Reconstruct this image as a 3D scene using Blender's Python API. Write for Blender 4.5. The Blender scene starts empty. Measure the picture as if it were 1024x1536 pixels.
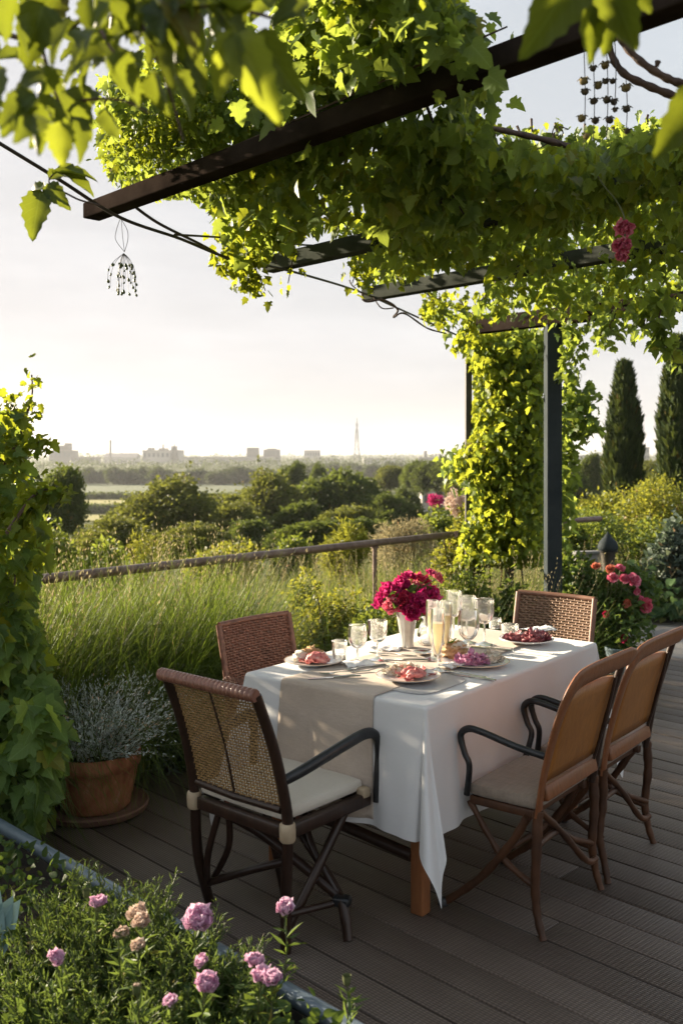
import bpy, bmesh, math, random
import numpy as np
from mathutils import Vector, Matrix, noise as mnoise

random.seed(7)
RNG = np.random.default_rng(11)
PI = math.pi
scene = bpy.context.scene
COL = scene.collection

# ------------------------------------------------------------------ camera constants (survey of the photograph)
CAM_H = 1.61
FPX = 1450.0
HORIZON = 680.0
def at(px, py, Y):
    """world point seen at photo pixel px, py at depth Y"""
    return Vector(((px - 512.0) * Y / FPX, Y, CAM_H - (py - HORIZON) * Y / FPX))
def on(px, py, z):
    """world point at photo pixel px, py on the horizontal plane z"""
    return at(px, py, FPX * (CAM_H - z) / (py - HORIZON))

# table frame: local x points to the wooden chairs, local y along the table
TROT = -0.662
TC = Vector((3.453 * 0.615 - 2.202 * 0.788, 3.453 * 0.788 + 2.202 * 0.615, 0))
TMAT = Matrix.Translation(TC) @ Matrix.Rotation(TROT, 4, 'Z')
def T(x, y, z=0.0):
    return TMAT @ Vector((x, y, z))
U = np.array([0.615, 0.788, 0.0]); V = np.array([0.788, -0.615, 0.0])
PD = np.array([-0.70, 0.714, 0.0]); PQ = np.array([0.714, 0.70, 0.0])

def smooth(t):
    t = np.clip(t, 0, 1)
    return t * t * (3 - 2 * t)
def terr(x, y):
    d = -(x * 0.788 - y * 0.615 + 2.611)
    return -0.07 - 0.5 * smooth((d - 3.0) / 5.0) - 12.4 * smooth((d - 7.0) / 40.0)

# ------------------------------------------------------------------ materials
def new_mat(name):
    m = bpy.data.materials.new(name); m.use_nodes = True
    nt = m.node_tree; nt.nodes.clear()
    out = nt.nodes.new('ShaderNodeOutputMaterial')
    return m, nt, out
def rgba(c): return (c[0], c[1], c[2], 1.0)
def ramp(nt, fac, stops):
    r = nt.nodes.new('ShaderNodeValToRGB')
    els = r.color_ramp.elements
    while len(els) < len(stops): els.new(0.5)
    for e, (p, c) in zip(els, stops):
        e.position = p; e.color = rgba(c)
    nt.links.new(fac, r.inputs[0])
    return r.outputs[0]
def tex_noise(nt, vec, scale, detail=4, rough=0.6):
    n = nt.nodes.new('ShaderNodeTexNoise')
    n.inputs['Scale'].default_value = scale; n.inputs['Detail'].default_value = detail
    n.inputs['Roughness'].default_value = rough
    if vec is not None: nt.links.new(vec, n.inputs['Vector'])
    return n.outputs['Fac']
def math_node(nt, op, a, b=None):
    n = nt.nodes.new('ShaderNodeMath'); n.operation = op
    for i, v in enumerate((a, b)):
        if v is None: continue
        if isinstance(v, (int, float)): n.inputs[i].default_value = v
        else: nt.links.new(v, n.inputs[i])
    return n.outputs[0]
def mapping(nt, vec, scale=(1, 1, 1), rot=(0, 0, 0)):
    n = nt.nodes.new('ShaderNodeMapping')
    n.inputs['Scale'].default_value = scale; n.inputs['Rotation'].default_value = rot
    nt.links.new(vec, n.inputs['Vector'])
    return n.outputs[0]
def bump(nt, h, strength, dist):
    b = nt.nodes.new('ShaderNodeBump')
    b.inputs['Strength'].default_value = strength; b.inputs['Distance'].default_value = dist
    nt.links.new(h, b.inputs['Height'])
    return b.outputs[0]
def objco(nt):
    return nt.nodes.new('ShaderNodeTexCoord').outputs['Object']
def principled(nt, out, color=None, rough=0.6, metal=0.0, spec=0.5):
    p = nt.nodes.new('ShaderNodeBsdfPrincipled')
    if color is not None:
        if isinstance(color, tuple): p.inputs['Base Color'].default_value = rgba(color)
        else: nt.links.new(color, p.inputs['Base Color'])
    p.inputs['Roughness'].default_value = rough; p.inputs['Metallic'].default_value = metal
    p.inputs['Specular IOR Level'].default_value = spec
    nt.links.new(p.outputs[0], out.inputs[0])
    return p

def mat_noisy(name, stops, scale=8, rough=0.6, metal=0.0, bump_s=0.0, bump_scale=60, stretch=(1, 1, 1), spec=0.5, detail=5):
    m, nt, out = new_mat(name)
    co = mapping(nt, objco(nt), stretch)
    f = tex_noise(nt, co, scale, detail)
    p = principled(nt, out, ramp(nt, f, stops), rough, metal, spec)
    if bump_s > 0:
        nt.links.new(bump(nt, tex_noise(nt, co, bump_scale, 3), bump_s, 0.01), p.inputs['Normal'])
    return m

def mat_leaf(name, dark, mid, light, trans, tfac=0.45, rough=0.5, veins=True, patch=1.2, spec=0.2):
    """leaf: per-leaf colour, gentle plant-scale variation, veins along the leaf's own uv, light passing through"""
    m, nt, out = new_mat(name)
    geo = nt.nodes.new('ShaderNodeNewGeometry')
    rnd = geo.outputs['Random Per Island']
    big = tex_noise(nt, objco(nt), patch, 2)
    f = math_node(nt, 'ADD', math_node(nt, 'MULTIPLY', rnd, 0.6), math_node(nt, 'MULTIPLY', big, 0.6))
    col = ramp(nt, f, [(0.15, dark), (0.55, mid), (0.95, light)])
    # a few yellowed and browned leaves among the green ones
    sick = math_node(nt, 'GREATER_THAN', math_node(nt, 'FRACT', math_node(nt, 'MULTIPLY', rnd, 37.0)), 0.965)
    mxs = nt.nodes.new('ShaderNodeMix'); mxs.data_type = 'RGBA'; nt.links.new(math_node(nt, 'MULTIPLY', sick, .75), mxs.inputs[0])
    nt.links.new(col, mxs.inputs[6]); mxs.inputs[7].default_value = rgba((light[0] * 1.6 + .02, light[1] * .85, light[2] * .5))
    col = mxs.outputs[2]
    if veins:
        uv = nt.nodes.new('ShaderNodeUVMap').outputs[0]
        sep = nt.nodes.new('ShaderNodeSeparateXYZ'); nt.links.new(uv, sep.inputs[0])
        ax = math_node(nt, 'ABSOLUTE', math_node(nt, 'SUBTRACT', sep.outputs[0], 0.5))
        mid_v = math_node(nt, 'LESS_THAN', ax, 0.018)
        ph = math_node(nt, 'FRACT', math_node(nt, 'MULTIPLY', math_node(nt, 'SUBTRACT', sep.outputs[1], math_node(nt, 'MULTIPLY', ax, 0.9)), 6.0))
        side_v = math_node(nt, 'LESS_THAN', ph, 0.11)
        vv = math_node(nt, 'MAXIMUM', mid_v, math_node(nt, 'MULTIPLY', side_v, 0.6))
        mx = nt.nodes.new('ShaderNodeMix'); mx.data_type = 'RGBA'
        nt.links.new(math_node(nt, 'MULTIPLY', vv, 0.45), mx.inputs[0])
        nt.links.new(col, mx.inputs[6]); mx.inputs[7].default_value = rgba(tuple(min(1, c * 2.0 + 0.03) for c in light))
        col = mx.outputs[2]
    p = nt.nodes.new('ShaderNodeBsdfPrincipled')
    nt.links.new(col, p.inputs['Base Color']); p.inputs['Roughness'].default_value = rough
    p.inputs['Specular IOR Level'].default_value = spec
    t = nt.nodes.new('ShaderNodeBsdfTranslucent')
    # light through the blade: yellower than the surface colour, varies leaf to leaf
    tc = ramp(nt, rnd, [(0.0, tuple(c * 0.6 for c in trans)), (1.0, trans)])
    nt.links.new(tc, t.inputs[0])
    ms = nt.nodes.new('ShaderNodeMixShader'); ms.inputs[0].default_value = tfac
    nt.links.new(p.outputs[0], ms.inputs[1]); nt.links.new(t.outputs[0], ms.inputs[2])
    nt.links.new(ms.outputs[0], out.inputs[0])
    return m

def mat_wood(name, dark, light, axis='Z', rough=0.45, scale=14.0, blotch=0.35):
    m, nt, out = new_mat(name)
    st = {'X': (0.12, 1, 1), 'Y': (1, 0.12, 1), 'Z': (1, 1, 0.12)}[axis]
    co = mapping(nt, objco(nt), st)
    g = tex_noise(nt, co, scale * 6, 6, 0.7)
    b = tex_noise(nt, objco(nt), 5.0, 3)
    f = math_node(nt, 'ADD', math_node(nt, 'MULTIPLY', g, 1 - blotch), math_node(nt, 'MULTIPLY', b, blotch))
    p = principled(nt, out, ramp(nt, f, [(0.3, dark), (0.7, light)]), rough, 0, 0.4)
    nt.links.new(bump(nt, g, 0.25, 0.004), p.inputs['Normal'])
    return m

def mat_cloth(name, c1, c2, scale=900, rough=0.85, sheen=0.2, wrinkle=0.25, weave=0.3, trans=None):
    m, nt, out = new_mat(name)
    co = objco(nt)
    n = tex_noise(nt, co, 3.0, 4)
    thread = tex_noise(nt, mapping(nt, co, (1, 0.15, 1)), scale * 0.4, 2)
    thread2 = tex_noise(nt, mapping(nt, co, (0.15, 1, 0.6)), scale * 0.4, 2)
    tt = math_node(nt, 'ADD', math_node(nt, 'MULTIPLY', thread, 0.5), math_node(nt, 'MULTIPLY', thread2, 0.5))
    f = math_node(nt, 'ADD', math_node(nt, 'MULTIPLY', n, 0.5), math_node(nt, 'MULTIPLY', tt, 0.5))
    p = principled(nt, out, ramp(nt, f, [(0.3, c1), (0.7, c2)]), rough, 0, 0.2)
    p.inputs['Sheen Weight'].default_value = sheen
    h = math_node(nt, 'ADD', math_node(nt, 'MULTIPLY', tex_noise(nt, co, 9.0, 3), wrinkle * 10), math_node(nt, 'MULTIPLY', tt, weave))
    nt.links.new(bump(nt, h, 0.35, 0.004), p.inputs['Normal'])
    if trans is not None:
        t = nt.nodes.new('ShaderNodeBsdfTranslucent'); t.inputs[0].default_value = rgba(trans)
        ms = nt.nodes.new('ShaderNodeMixShader'); ms.inputs[0].default_value = 0.18
        nt.links.new(p.outputs[0], ms.inputs[1]); nt.links.new(t.outputs[0], ms.inputs[2])
        nt.links.new(ms.outputs[0], out.inputs[0])
    return m

def mat_petal(name, c1, c2, c3, tfac=0.35):
    m, nt, out = new_mat(name)
    geo = nt.nodes.new('ShaderNodeNewGeometry')
    n = tex_noise(nt, objco(nt), 60, 3)
    f = math_node(nt, 'ADD', math_node(nt, 'MULTIPLY', geo.outputs['Random Per Island'], 0.65), math_node(nt, 'MULTIPLY', n, 0.4))
    col = ramp(nt, f, [(0.15, c1), (0.5, c2), (0.9, c3)])
    p = nt.nodes.new('ShaderNodeBsdfPrincipled'); nt.links.new(col, p.inputs['Base Color'])
    p.inputs['Roughness'].default_value = 0.6; p.inputs['Specular IOR Level'].default_value = 0.25
    t = nt.nodes.new('ShaderNodeBsdfTranslucent'); nt.links.new(col, t.inputs[0])
    ms = nt.nodes.new('ShaderNodeMixShader'); ms.inputs[0].default_value = tfac
    nt.links.new(p.outputs[0], ms.inputs[1]); nt.links.new(t.outputs[0], ms.inputs[2])
    nt.links.new(ms.outputs[0], out.inputs[0])
    return m

def mat_glass(name, col=(1, 1, 1), rough=0.0, ior=1.45):
    m, nt, out = new_mat(name)
    p = principled(nt, out, col, rough)
    p.inputs['Transmission Weight'].default_value = 1.0
    p.inputs['IOR'].default_value = ior
    return m

# ------------------------------------------------------------------ objects
def wm(o):
    m = o.matrix_basis.copy()
    while o.parent is not None:
        o = o.parent; m = o.matrix_basis @ m
    return m
def tag(o, label=None, cat=None, group=None, kind=None):
    if label: o['label'] = label
    if cat: o['category'] = cat
    if group: o['group'] = group
    if kind: o['kind'] = kind
    return o
def thing(name, label, cat, loc=(0, 0, 0), rz=0.0, group=None, kind=None):
    o = bpy.data.objects.new(name, None); COL.objects.link(o)
    o.location = loc; o.rotation_euler = (0, 0, rz); o.empty_display_size = 0.1
    return tag(o, label, cat, group, kind)
def link_mesh(name, me, mat, parent=None):
    o = bpy.data.objects.new(name, me); COL.objects.link(o)
    if mat is not None: me.materials.append(mat)
    if parent is not None: o.parent = parent
    return o
def copy_tree(o, parent=None):
    c = o.copy(); COL.objects.link(c)
    if parent is not None: c.parent = parent
    for ch in KIDS.get(o.name, list(o.children)): copy_tree(ch, c)
    return c
KIDS = {}

class MB:
    """collects shapes (local coordinates) and links them as ONE mesh object"""
    def __init__(self): self.v = []; self.f = []; self.flat = []
    def add(self, vs, fs):
        n = len(self.v); self.v += [tuple(p) for p in vs]; self.f += [tuple(i + n for i in f) for f in fs]
        return self
    def box(self, c, s, rot=None, bev=0.004):
        bm = bmesh.new(); bmesh.ops.create_cube(bm, size=1.0)
        for v in bm.verts: v.co = Vector((v.co.x * s[0], v.co.y * s[1], v.co.z * s[2]))
        if bev > 0:
            bmesh.ops.bevel(bm, geom=bm.edges[:], offset=min(bev, min(s) * 0.45), segments=2, affect='EDGES', profile=0.5)
        bm.verts.ensure_lookup_table(); bm.verts.index_update()
        R = rot if rot is not None else Matrix.Identity(3)
        n0 = len(self.f)
        self.add([R @ v.co + Vector(c) for v in bm.verts], [[v.index for v in f.verts] for f in bm.faces])
        self.flat += range(n0, len(self.f))
        bm.free(); return self
    def tube(self, pts, r, n=8, cap=True, flat=1.0, flat_axis=None, closed=False):
        """tube along pts with radius r (number or list)"""
        P = [Vector(p) for p in pts]; m = len(P)
        rs = r if isinstance(r, (list, tuple)) else [r] * m
        base = len(self.v); up = None
        for i in range(m):
            if closed: t = P[(i + 1) % m] - P[i - 1]
            else: t = P[min(i + 1, m - 1)] - P[max(i - 1, 0)]
            if t.length < 1e-9: t = Vector((0, 0, 1))
            t.normalize()
            if up is None:
                a = Vector(flat_axis) if flat_axis is not None else (Vector((0, 0, 1)) if abs(t.z) < 0.9 else Vector((1, 0, 0)))
            else: a = up
            b = a - t * a.dot(t)
            if b.length < 1e-6: b = t.orthogonal()
            b.normalize(); up = b; c = t.cross(b)
            for k in range(n):
                an = 2 * PI * k / n
                self.v.append(tuple(P[i] + b * (math.cos(an) * rs[i]) + c * (math.sin(an) * rs[i] * flat)))
        for i in range(m if closed else m - 1):
            j = (i + 1) % m
            for k in range(n):
                k2 = (k + 1) % n
                self.f.append((base + i * n + k, base + i * n + k2, base + j * n + k2, base + j * n + k))
        if cap and not closed:
            self.f.append(tuple(base + k for k in reversed(range(n))))
            self.f.append(tuple(base + (m - 1) * n + k for k in range(n)))
        return self
    def lathe(self, prof, c=(0, 0, 0), n=32, wob=0.0):
        """prof: list of (r, z); r 0 closes to a pole"""
        base = len(self.v); rows = []
        for (r, z) in prof:
            if r <= 1e-6:
                rows.append([len(self.v)]); self.v.append((c[0], c[1], c[2] + z))
            else:
                row = []
                for k in range(n):
                    a = 2 * PI * k / n; rr = r * (1 + wob * math.sin(3 * a + 1) )
                    row.append(len(self.v)); self.v.append((c[0] + rr * math.cos(a), c[1] + rr * math.sin(a), c[2] + z))
                rows.append(row)
        for A, B in zip(rows, rows[1:]):
            for k in range(n):
                k2 = (k + 1) % n
                if len(A) == 1 and len(B) == 1: continue
                if len(A) == 1: self.f.append((A[0], B[k], B[k2]))
                elif len(B) == 1: self.f.append((A[k], B[0], A[k2]))
                else: self.f.append((A[k], B[k], B[k2], A[k2]))
        return self
    def blob(self, c, s, amp=0.2, freq=3.0, sub=3, rot=None, seed=0.0):
        bm = bmesh.new(); bmesh.ops.create_icosphere(bm, subdivisions=sub, radius=1.0)
        R = rot if rot is not None else Matrix.Identity(3)
        for v in bm.verts:
            d = 1 + amp * mnoise.fractal(v.co * freq * 0.5 + Vector((seed, seed * 1.7, 3.1)), 1.0, 2.0, 3)
            v.co = Vector((v.co.x * d * s[0], v.co.y * d * s[1], v.co.z * d * s[2]))
        bm.verts.index_update()
        self.add([R @ v.co + Vector(c) for v in bm.verts], [[v.index for v in f.verts] for f in bm.faces])
        bm.free(); return self
    def grid(self, P, wrap=False):
        """P: rows of points"""
        base = len(self.v); m = len(P); n = len(P[0])
        for row in P: self.v += [tuple(p) for p in row]
        for i in range(m - 1):
            for k in range(n if wrap else n - 1):
                k2 = (k + 1) % n
                self.f.append((base + i * n + k, base + i * n + k2, base + (i + 1) * n + k2, base + (i + 1) * n + k))
        return self
    def build(self, name, mat, parent=None, smooth_s=True, world=False, angle=50, label=None):
        vs = self.v
        if world and parent is not None:
            inv = wm(parent).inverted(); vs = [tuple(inv @ Vector(p)) for p in vs]
        me = bpy.data.meshes.new(name); me.from_pydata(vs, [], self.f); me.update()
        if smooth_s:
            sm = [True] * len(me.polygons)
            if angle < 60:
                for i in self.flat: sm[i] = False          # sawn faces stay crisp
            me.polygons.foreach_set('use_smooth', sm)
            if angle < 180: me.set_sharp_from_angle(angle=math.radians(angle))
        o = link_mesh(name, me, mat, parent)
        if label: o['label'] = label
        return o

def curve(pts, n=8):
    """Catmull-Rom through pts"""
    P = [Vector(p) for p in pts]; out = []
    for i in range(len(P) - 1):
        p0 = P[max(i - 1, 0)]; p1 = P[i]; p2 = P[i + 1]; p3 = P[min(i + 2, len(P) - 1)]
        for k in range(n):
            t = k / n
            out.append(0.5 * ((2 * p1) + (p2 - p0) * t + (2 * p0 - 5 * p1 + 4 * p2 - p3) * t * t + (3 * p1 - p0 - 3 * p2 + p3) * t ** 3))
    out.append(P[-1]); return out
def taper(r0, r1, n): return [r0 + (r1 - r0) * i / (n - 1) for i in range(n)]

# ------------------------------------------------------------------ leaves
def tpl_from_outline(half, cup=0.25, droop=0.25, center=0.35):
    vs = [(0, center)]; ring = []
    for (x, y) in half: ring.append((x, y))
    for (x, y) in reversed(half[1:-1]): ring.append((-x, y))
    vs += ring
    out = []
    for (x, y) in vs:
        out.append((x, y, cup * abs(x) - droop * y * y))
    n = len(ring); tris = [(0, 1 + (i + 1) % n, 1 + i) for i in range(n)]
    uv = [(0.5 + x, y) for (x, y) in vs]
    return np.array(out), np.array(tris), np.array(uv)
TPL = {}
def lobed_tpl(seed, cup, droop):
    r = np.random.default_rng(seed)
    half = [(0, 0), (.15, -.11), (.32, -.07), (.35, .03), (.49, .10), (.42, .20), (.35, .25), (.46, .37), (.47, .47), (.32, .48), (.25, .55), (.25, .67), (.14, .80), (0, 1.0)]
    h = [(max(0, x + (r.normal() * .018 if x > 0 else 0)), y + (r.normal() * .018 if 0 < y < .99 else 0)) for x, y in half]
    v, f, w = tpl_from_outline(h, cup, droop)
    v[:, 2] += .05 * np.sin(v[:, 0] * 9 + seed) * np.abs(v[:, 0]) * 2 + .04 * np.sin(v[:, 1] * 7 + seed * 2)
    v[:, 0] *= .92 + .08 * np.sin(seed * 3.0); v[:, 0] += .05 * np.sin(seed * 5.0) * v[:, 1] ** 2
    return v, f, w
TPL['lobed'] = [lobed_tpl(1, .25, .25), lobed_tpl(2, .45, .10), lobed_tpl(3, .10, .45), lobed_tpl(4, -.25, .35), lobed_tpl(5, .6, .3)]
TPL['ovate'] = tpl_from_outline([(0, 0), (.18, .06), (.3, .28), (.27, .55), (.14, .8), (0, 1.0)], 0.3, 0.2, 0.4)
TPL['heart'] = tpl_from_outline([(0, 0.05), (.2, -.08), (.42, .06), (.47, .32), (.34, .62), (.14, .86), (0, 1.0)], 0.2, 0.3, 0.35)
TPL['small'] = (np.array([(0, 0, 0), (.28, .45, .08), (0, 1, -.1), (-.28, .45, .08), (0, .5, 0)]), np.array([(0, 1, 4), (1, 2, 4), (2, 3, 4), (3, 0, 4)]), np.array([(.5, 0), (.8, .45), (.5, 1), (.2, .45), (.5, .5)]))
TPL['lance'] = (np.array([(0, 0, 0), (.16, .45, .04), (0, 1, -.12), (-.16, .45, .04)]), np.array([(0, 1, 2), (0, 2, 3)]), np.array([(.5, 0), (.6, .4), (.5, 1), (.4, .4)]))
TPL['narrow'] = (np.array([(0, 0, 0), (.09, .4, .03), (0, 1, -.15), (-.09, .4, .03)]), np.array([(0, 1, 2), (0, 2, 3)]), np.array([(.5, 0), (.6, .4), (.5, 1), (.4, .4)]))
def clump_tpl(seed, k=5):
    r = np.random.default_rng(seed); V_, F_, W_ = [], [], []
    tv, tf, tu = TPL['small']
    for i in range(k):
        a = r.normal(size=3); a /= np.linalg.norm(a); b = np.cross(a, r.normal(size=3)); b /= np.linalg.norm(b); c = np.cross(a, b)
        off = r.normal(size=3) * 0.33
        s = 0.55 + 0.3 * r.random()
        V_.append(off + s * (tv[:, :1] * b * 1.3 + tv[:, 1:2] * a + tv[:, 2:] * c)); F_.append(tf + i * len(tv)); W_.append(tu)
    return np.vstack(V_), np.vstack(F_), np.vstack(W_)
TPL['clump'] = clump_tpl(3)
def big_leaf(nseg=12, width=0.36, teeth=0.07, cup=0.35, droop=0.35, wav=0.03, seed=0):
    r = np.random.default_rng(seed); V_, W_, F_ = [], [], []
    for i in range(nseg + 1):
        t = i / nseg
        w = width * (math.sin(PI * min(1, t ** 0.62)) ** 0.85 if 0 < t < 1 else 0)
        zc = -droop * t * t
        for side in (-1, -0.5, 0, 0.5, 1):
            tt = t + (0.03 if abs(side) == 1 else 0)
            ww = w * side * (1 + (teeth / max(width, .01) * (0.5 if i % 2 else -0.5) if abs(side) == 1 else 0))
            V_.append((ww, min(tt, 1.0) if 0 < i < nseg else t, zc + cup * abs(ww) * (0.8 + 0.4 * abs(side)) + wav * math.sin(t * 14 + side * 2) * abs(side)))
            W_.append((0.5 + ww, t))
    for i in range(nseg):
        for k in range(4):
            a = i * 5 + k
            F_ += [(a, a + 1, a + 6), (a, a + 6, a + 5)]
    return np.array(V_), np.array(F_), np.array(W_)
for s_ in range(3): TPL['big%d' % s_] = big_leaf(seed=s_, droop=0.2 + 0.2 * s_, width=0.33 + 0.05 * s_)
def blade_tpl(bend, n=6, w=0.5):
    V_, F_, W_ = [], [], []
    for i in range(n + 1):
        t = i / n; th = bend * t ** 1.6
        y = t * math.cos(th * 0.75); z = -t * math.sin(th * 0.75)
        ww = w * (1 - t ** 2.2) + 0.02
        V_ += [(-ww, y, z), (ww, y, z)]; W_ += [(0, t), (1, t)]
    for i in range(n):
        a = 2 * i; F_ += [(a, a + 1, a + 3), (a, a + 3, a + 2)]
    return np.array(V_), np.array(F_), np.array(W_)
for i_, b_ in enumerate((0.25, 0.6, 1.0, 1.5)): TPL['blade%d' % i_] = blade_tpl(b_)

def nrm(a):
    return a / np.maximum(np.linalg.norm(a, axis=-1, keepdims=True), 1e-9)
class Leaves:
    """gathers many leaves, links them as one mesh"""
    def __init__(self): self.V = []; self.F = []; self.W = []; self.n = 0
    def add(self, tpl, pos, axis, normal, size):
        tpl = TPL[tpl] if isinstance(tpl, str) else tpl
        pos = np.asarray(pos, float).reshape(-1, 3); N = len(pos)
        if N == 0: return self
        if isinstance(tpl, list):                 # several shapes of the same leaf
            k = RNG.integers(0, len(tpl), N)
            axis = np.broadcast_to(np.asarray(axis, float), (N, 3)); normal = np.broadcast_to(np.asarray(normal, float), (N, 3)); size = np.asarray(size, float)
            if size.ndim == 0: size = np.full(N, float(size))
            for i, t_ in enumerate(tpl): self.add(t_, pos[k == i], axis[k == i], normal[k == i], size[k == i])
            return self
        tv, tf, tu = tpl
        axis = nrm(np.broadcast_to(np.asarray(axis, float), (N, 3))); normal = np.broadcast_to(np.asarray(normal, float), (N, 3))
        s = nrm(np.cross(axis, normal + 1e-4)); n = np.cross(s, axis)
        size = np.asarray(size, float)
        if size.ndim == 0: size = np.full(N, float(size))
        if size.ndim == 1: size = np.stack([size] * 3, 1)
        P = (pos[:, None, :] + (tv[None, :, 0:1] * size[:, None, 0:1]) * s[:, None, :] + (tv[None, :, 1:2] * size[:, None, 1:2]) * axis[:, None, :]
             + (tv[None, :, 2:3] * size[:, None, 2:3]) * n[:, None, :])
        k = len(tv)
        F = tf[None] + (np.arange(N) * k)[:, None, None] + self.n
        self.V.append(P.reshape(-1, 3)); self.F.append(F.reshape(-1, 3)); self.W.append(np.tile(tu, (N, 1)))
        self.n += N * k
        return self
    def build(self, name, mat, parent=None, world=True, label=None):
        Vv = np.vstack(self.V); F = np.vstack(self.F); W = np.vstack(self.W)
        if world and parent is not None:
            inv = np.array(wm(parent).inverted()); Vv = Vv @ inv[:3, :3].T + inv[:3, 3]
        me = bpy.data.meshes.new(name)
        me.vertices.add(len(Vv)); me.vertices.foreach_set('co', Vv.astype(np.float32).ravel())
        me.loops.add(len(F) * 3); me.loops.foreach_set('vertex_index', F.astype(np.int32).ravel())
        me.polygons.add(len(F)); me.polygons.foreach_set('loop_start', np.arange(0, len(F) * 3, 3, dtype=np.int32))
        uvl = me.uv_layers.new(name='UVMap')
        uvl.data.foreach_set('uv', W[F.ravel()].astype(np.float32).ravel())
        me.update(calc_edges=True)
        me.polygons.foreach_set('use_smooth', np.ones(len(F), dtype=bool))
        o = link_mesh(name, me, mat, parent)
        if label: o['label'] = label
        return o

def hash3(i, j, k, seed):
    h = np.sin(i * 127.1 + j * 311.7 + k * 74.7 + seed * 53.3) * 43758.5453
    return h - np.floor(h)
def vnoise(P, scale, seed=0):
    Q = P * scale; I = np.floor(Q); f = Q - I; f = f * f * (3 - 2 * f); o = 0
    for a in (0, 1):
        for b in (0, 1):
            for c in (0, 1):
                w = (f[:, 0] if a else 1 - f[:, 0]) * (f[:, 1] if b else 1 - f[:, 1]) * (f[:, 2] if c else 1 - f[:, 2])
                o = o + w * hash3(I[:, 0] + a, I[:, 1] + b, I[:, 2] + c, seed)
    return o
def rdir(N, rng=RNG):
    return nrm(rng.normal(size=(N, 3)))
def in_poly(px, py, poly):
    inside = np.zeros(len(px), bool); n = len(poly)
    for i in range(n):
        x1, y1 = poly[i]; x2, y2 = poly[(i + 1) % n]
        c = ((y1 > py) != (y2 > py)) & (px < (x2 - x1) * (py - y1) / (y2 - y1 + 1e-9) + x1)
        inside ^= c
    return inside

def lumpy(center, rad, N, seed=0, lobes=9, shell=0.55, squash_bottom=True):
    """points through the outer part of a lumpy crown made of several lobes; returns points and outward directions"""
    r = np.random.default_rng(seed)
    c = np.array(center, float); R = np.array(rad, float)
    L = nrm(r.normal(size=(lobes, 3))); L[:, 2] = np.abs(L[:, 2]) * 1.1 - 0.45
    LC = L * (0.40 + 0.32 * r.random((lobes, 1))); LR = 0.26 + 0.30 * r.random(lobes)
    LC = np.vstack([LC, [[0, 0, 0]]]); LR = np.append(LR, 0.55)
    w = LR ** 2; idx = r.choice(len(LR), N, p=w / w.sum())
    d = nrm(r.normal(size=(N, 3)))
    rr = LR[idx] * (1 - shell * r.random(N) ** 1.6) * (1 + .22 * np.maximum(r.normal(size=N), 0) * (r.random(N) < .4))
    P = LC[idx] + d * rr[:, None]
    P = P * (1 + .45 * (vnoise(nrm(P) * 1.0 + seed * 1.7, 1.9, seed + 3) - .5))[:, None]
    P[:, 2] = np.where(P[:, 2] < -0.85, -0.85, P[:, 2])
    keep = vnoise(P + seed * 3.3, 5.0, seed) > 0.24
    P = P[keep]; d = d[keep]
    return c + P * R, nrm(d / R)
# ------------------------------------------------------------------ materials used by built things
M = {}
M['oak'] = mat_wood('oak_panel', (.17, .060, .012), (.37, .155, .036), 'Z', 0.42)
M['bent'] = mat_wood('bent_wood', (.12, .042, .017), (.25, .095, .036), 'Z', 0.33)
M['twig'] = mat_wood('twig_wood', (.020, .008, .004), (.115, .046, .018), 'Z', 0.55, 10, 0.7)
M['leg_wood'] = mat_wood('table_leg_wood', (.20, .075, .03), (.34, .14, .055), 'Z', 0.4)
M['dark'] = mat_wood('dark_cane_frame', (.012, .007, .005), (.045, .022, .014), 'Z', 0.34, 8)
M['arm'] = mat_noisy('dark_arm_metal', [(.3, (.012, .013, .015)), (.7, (.03, .031, .033))], 30, 0.32, 0.3)
M['cane'] = mat_noisy('woven_cane', [(.3, (.17, .095, .034)), (.7, (.36, .22, .085))], 60, 0.42)
M['wrap'] = mat_noisy('cane_wrapping', [(.3, (.13, .055, .038)), (.7, (.27, .125, .09))], 40, 0.36)
M['rattan_red'] = mat_noisy('red_brown_rattan', [(.3, (.085, .030, .018)), (.7, (.24, .10, .064))], 50, 0.5)
M['rattan_tan'] = mat_noisy('tan_rattan', [(.3, (.15, .085, .052)), (.7, (.30, .185, .12))], 50, 0.55)
M['rattan_frame'] = mat_noisy('rattan_frame_wood', [(.3, (.12, .055, .034)), (.7, (.24, .12, .078))], 12, 0.4)
M['cushion'] = mat_cloth('cream_cushion', (.50, .45, .38), (.62, .57, .49), 700, 0.9)
M['greige'] = mat_cloth('greige_seat_fabric', (.15, .115, .088), (.33, .27, .215), 260, 0.9, 0.2, 0.05, 1.4)
M['strap'] = mat_noisy('beige_leather', [(.3, (.30, .22, .14)), (.7, (.42, .33, .22))], 20, 0.55)
M['white_cloth'] = mat_cloth('white_tablecloth', (.70, .70, .71), (.78, .78, .78), 900, 0.6, 0.3, 0.13, 0.12, (.8, .76, .68))
M['runner'] = mat_cloth('beige_linen', (.46, .37, .30), (.66, .56, .47), 500, 0.9, 0.2, 0.12, 1.2, (.5, .4, .3))
M['beam'] = mat_noisy('beam_paint', [(.3, (.012, .009, .008)), (.7, (.036, .027, .023))], 4, 0.7, 0.0, 0.2, 40, (1, 1, 1), 0.0)
M['beam_grey'] = mat_noisy('rafter_paint', [(.3, (.030, .035, .031)), (.7, (.060, .064, .057))], 5, 0.8, 0.0, 0.15, 60, (1, 1, 1), 0.0)
M['post'] = mat_noisy('post_steel', [(.3, (.024, .031, .036)), (.7, (.042, .052, .058))], 5, 0.7, 0.0, 0.15, 50, (1, 1, 1), 0.05)
M['post_dark'] = mat_noisy('dark_post_steel', [(.3, (.025, .022, .02)), (.7, (.06, .05, .045))], 6, 0.5, 0.1)
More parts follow.
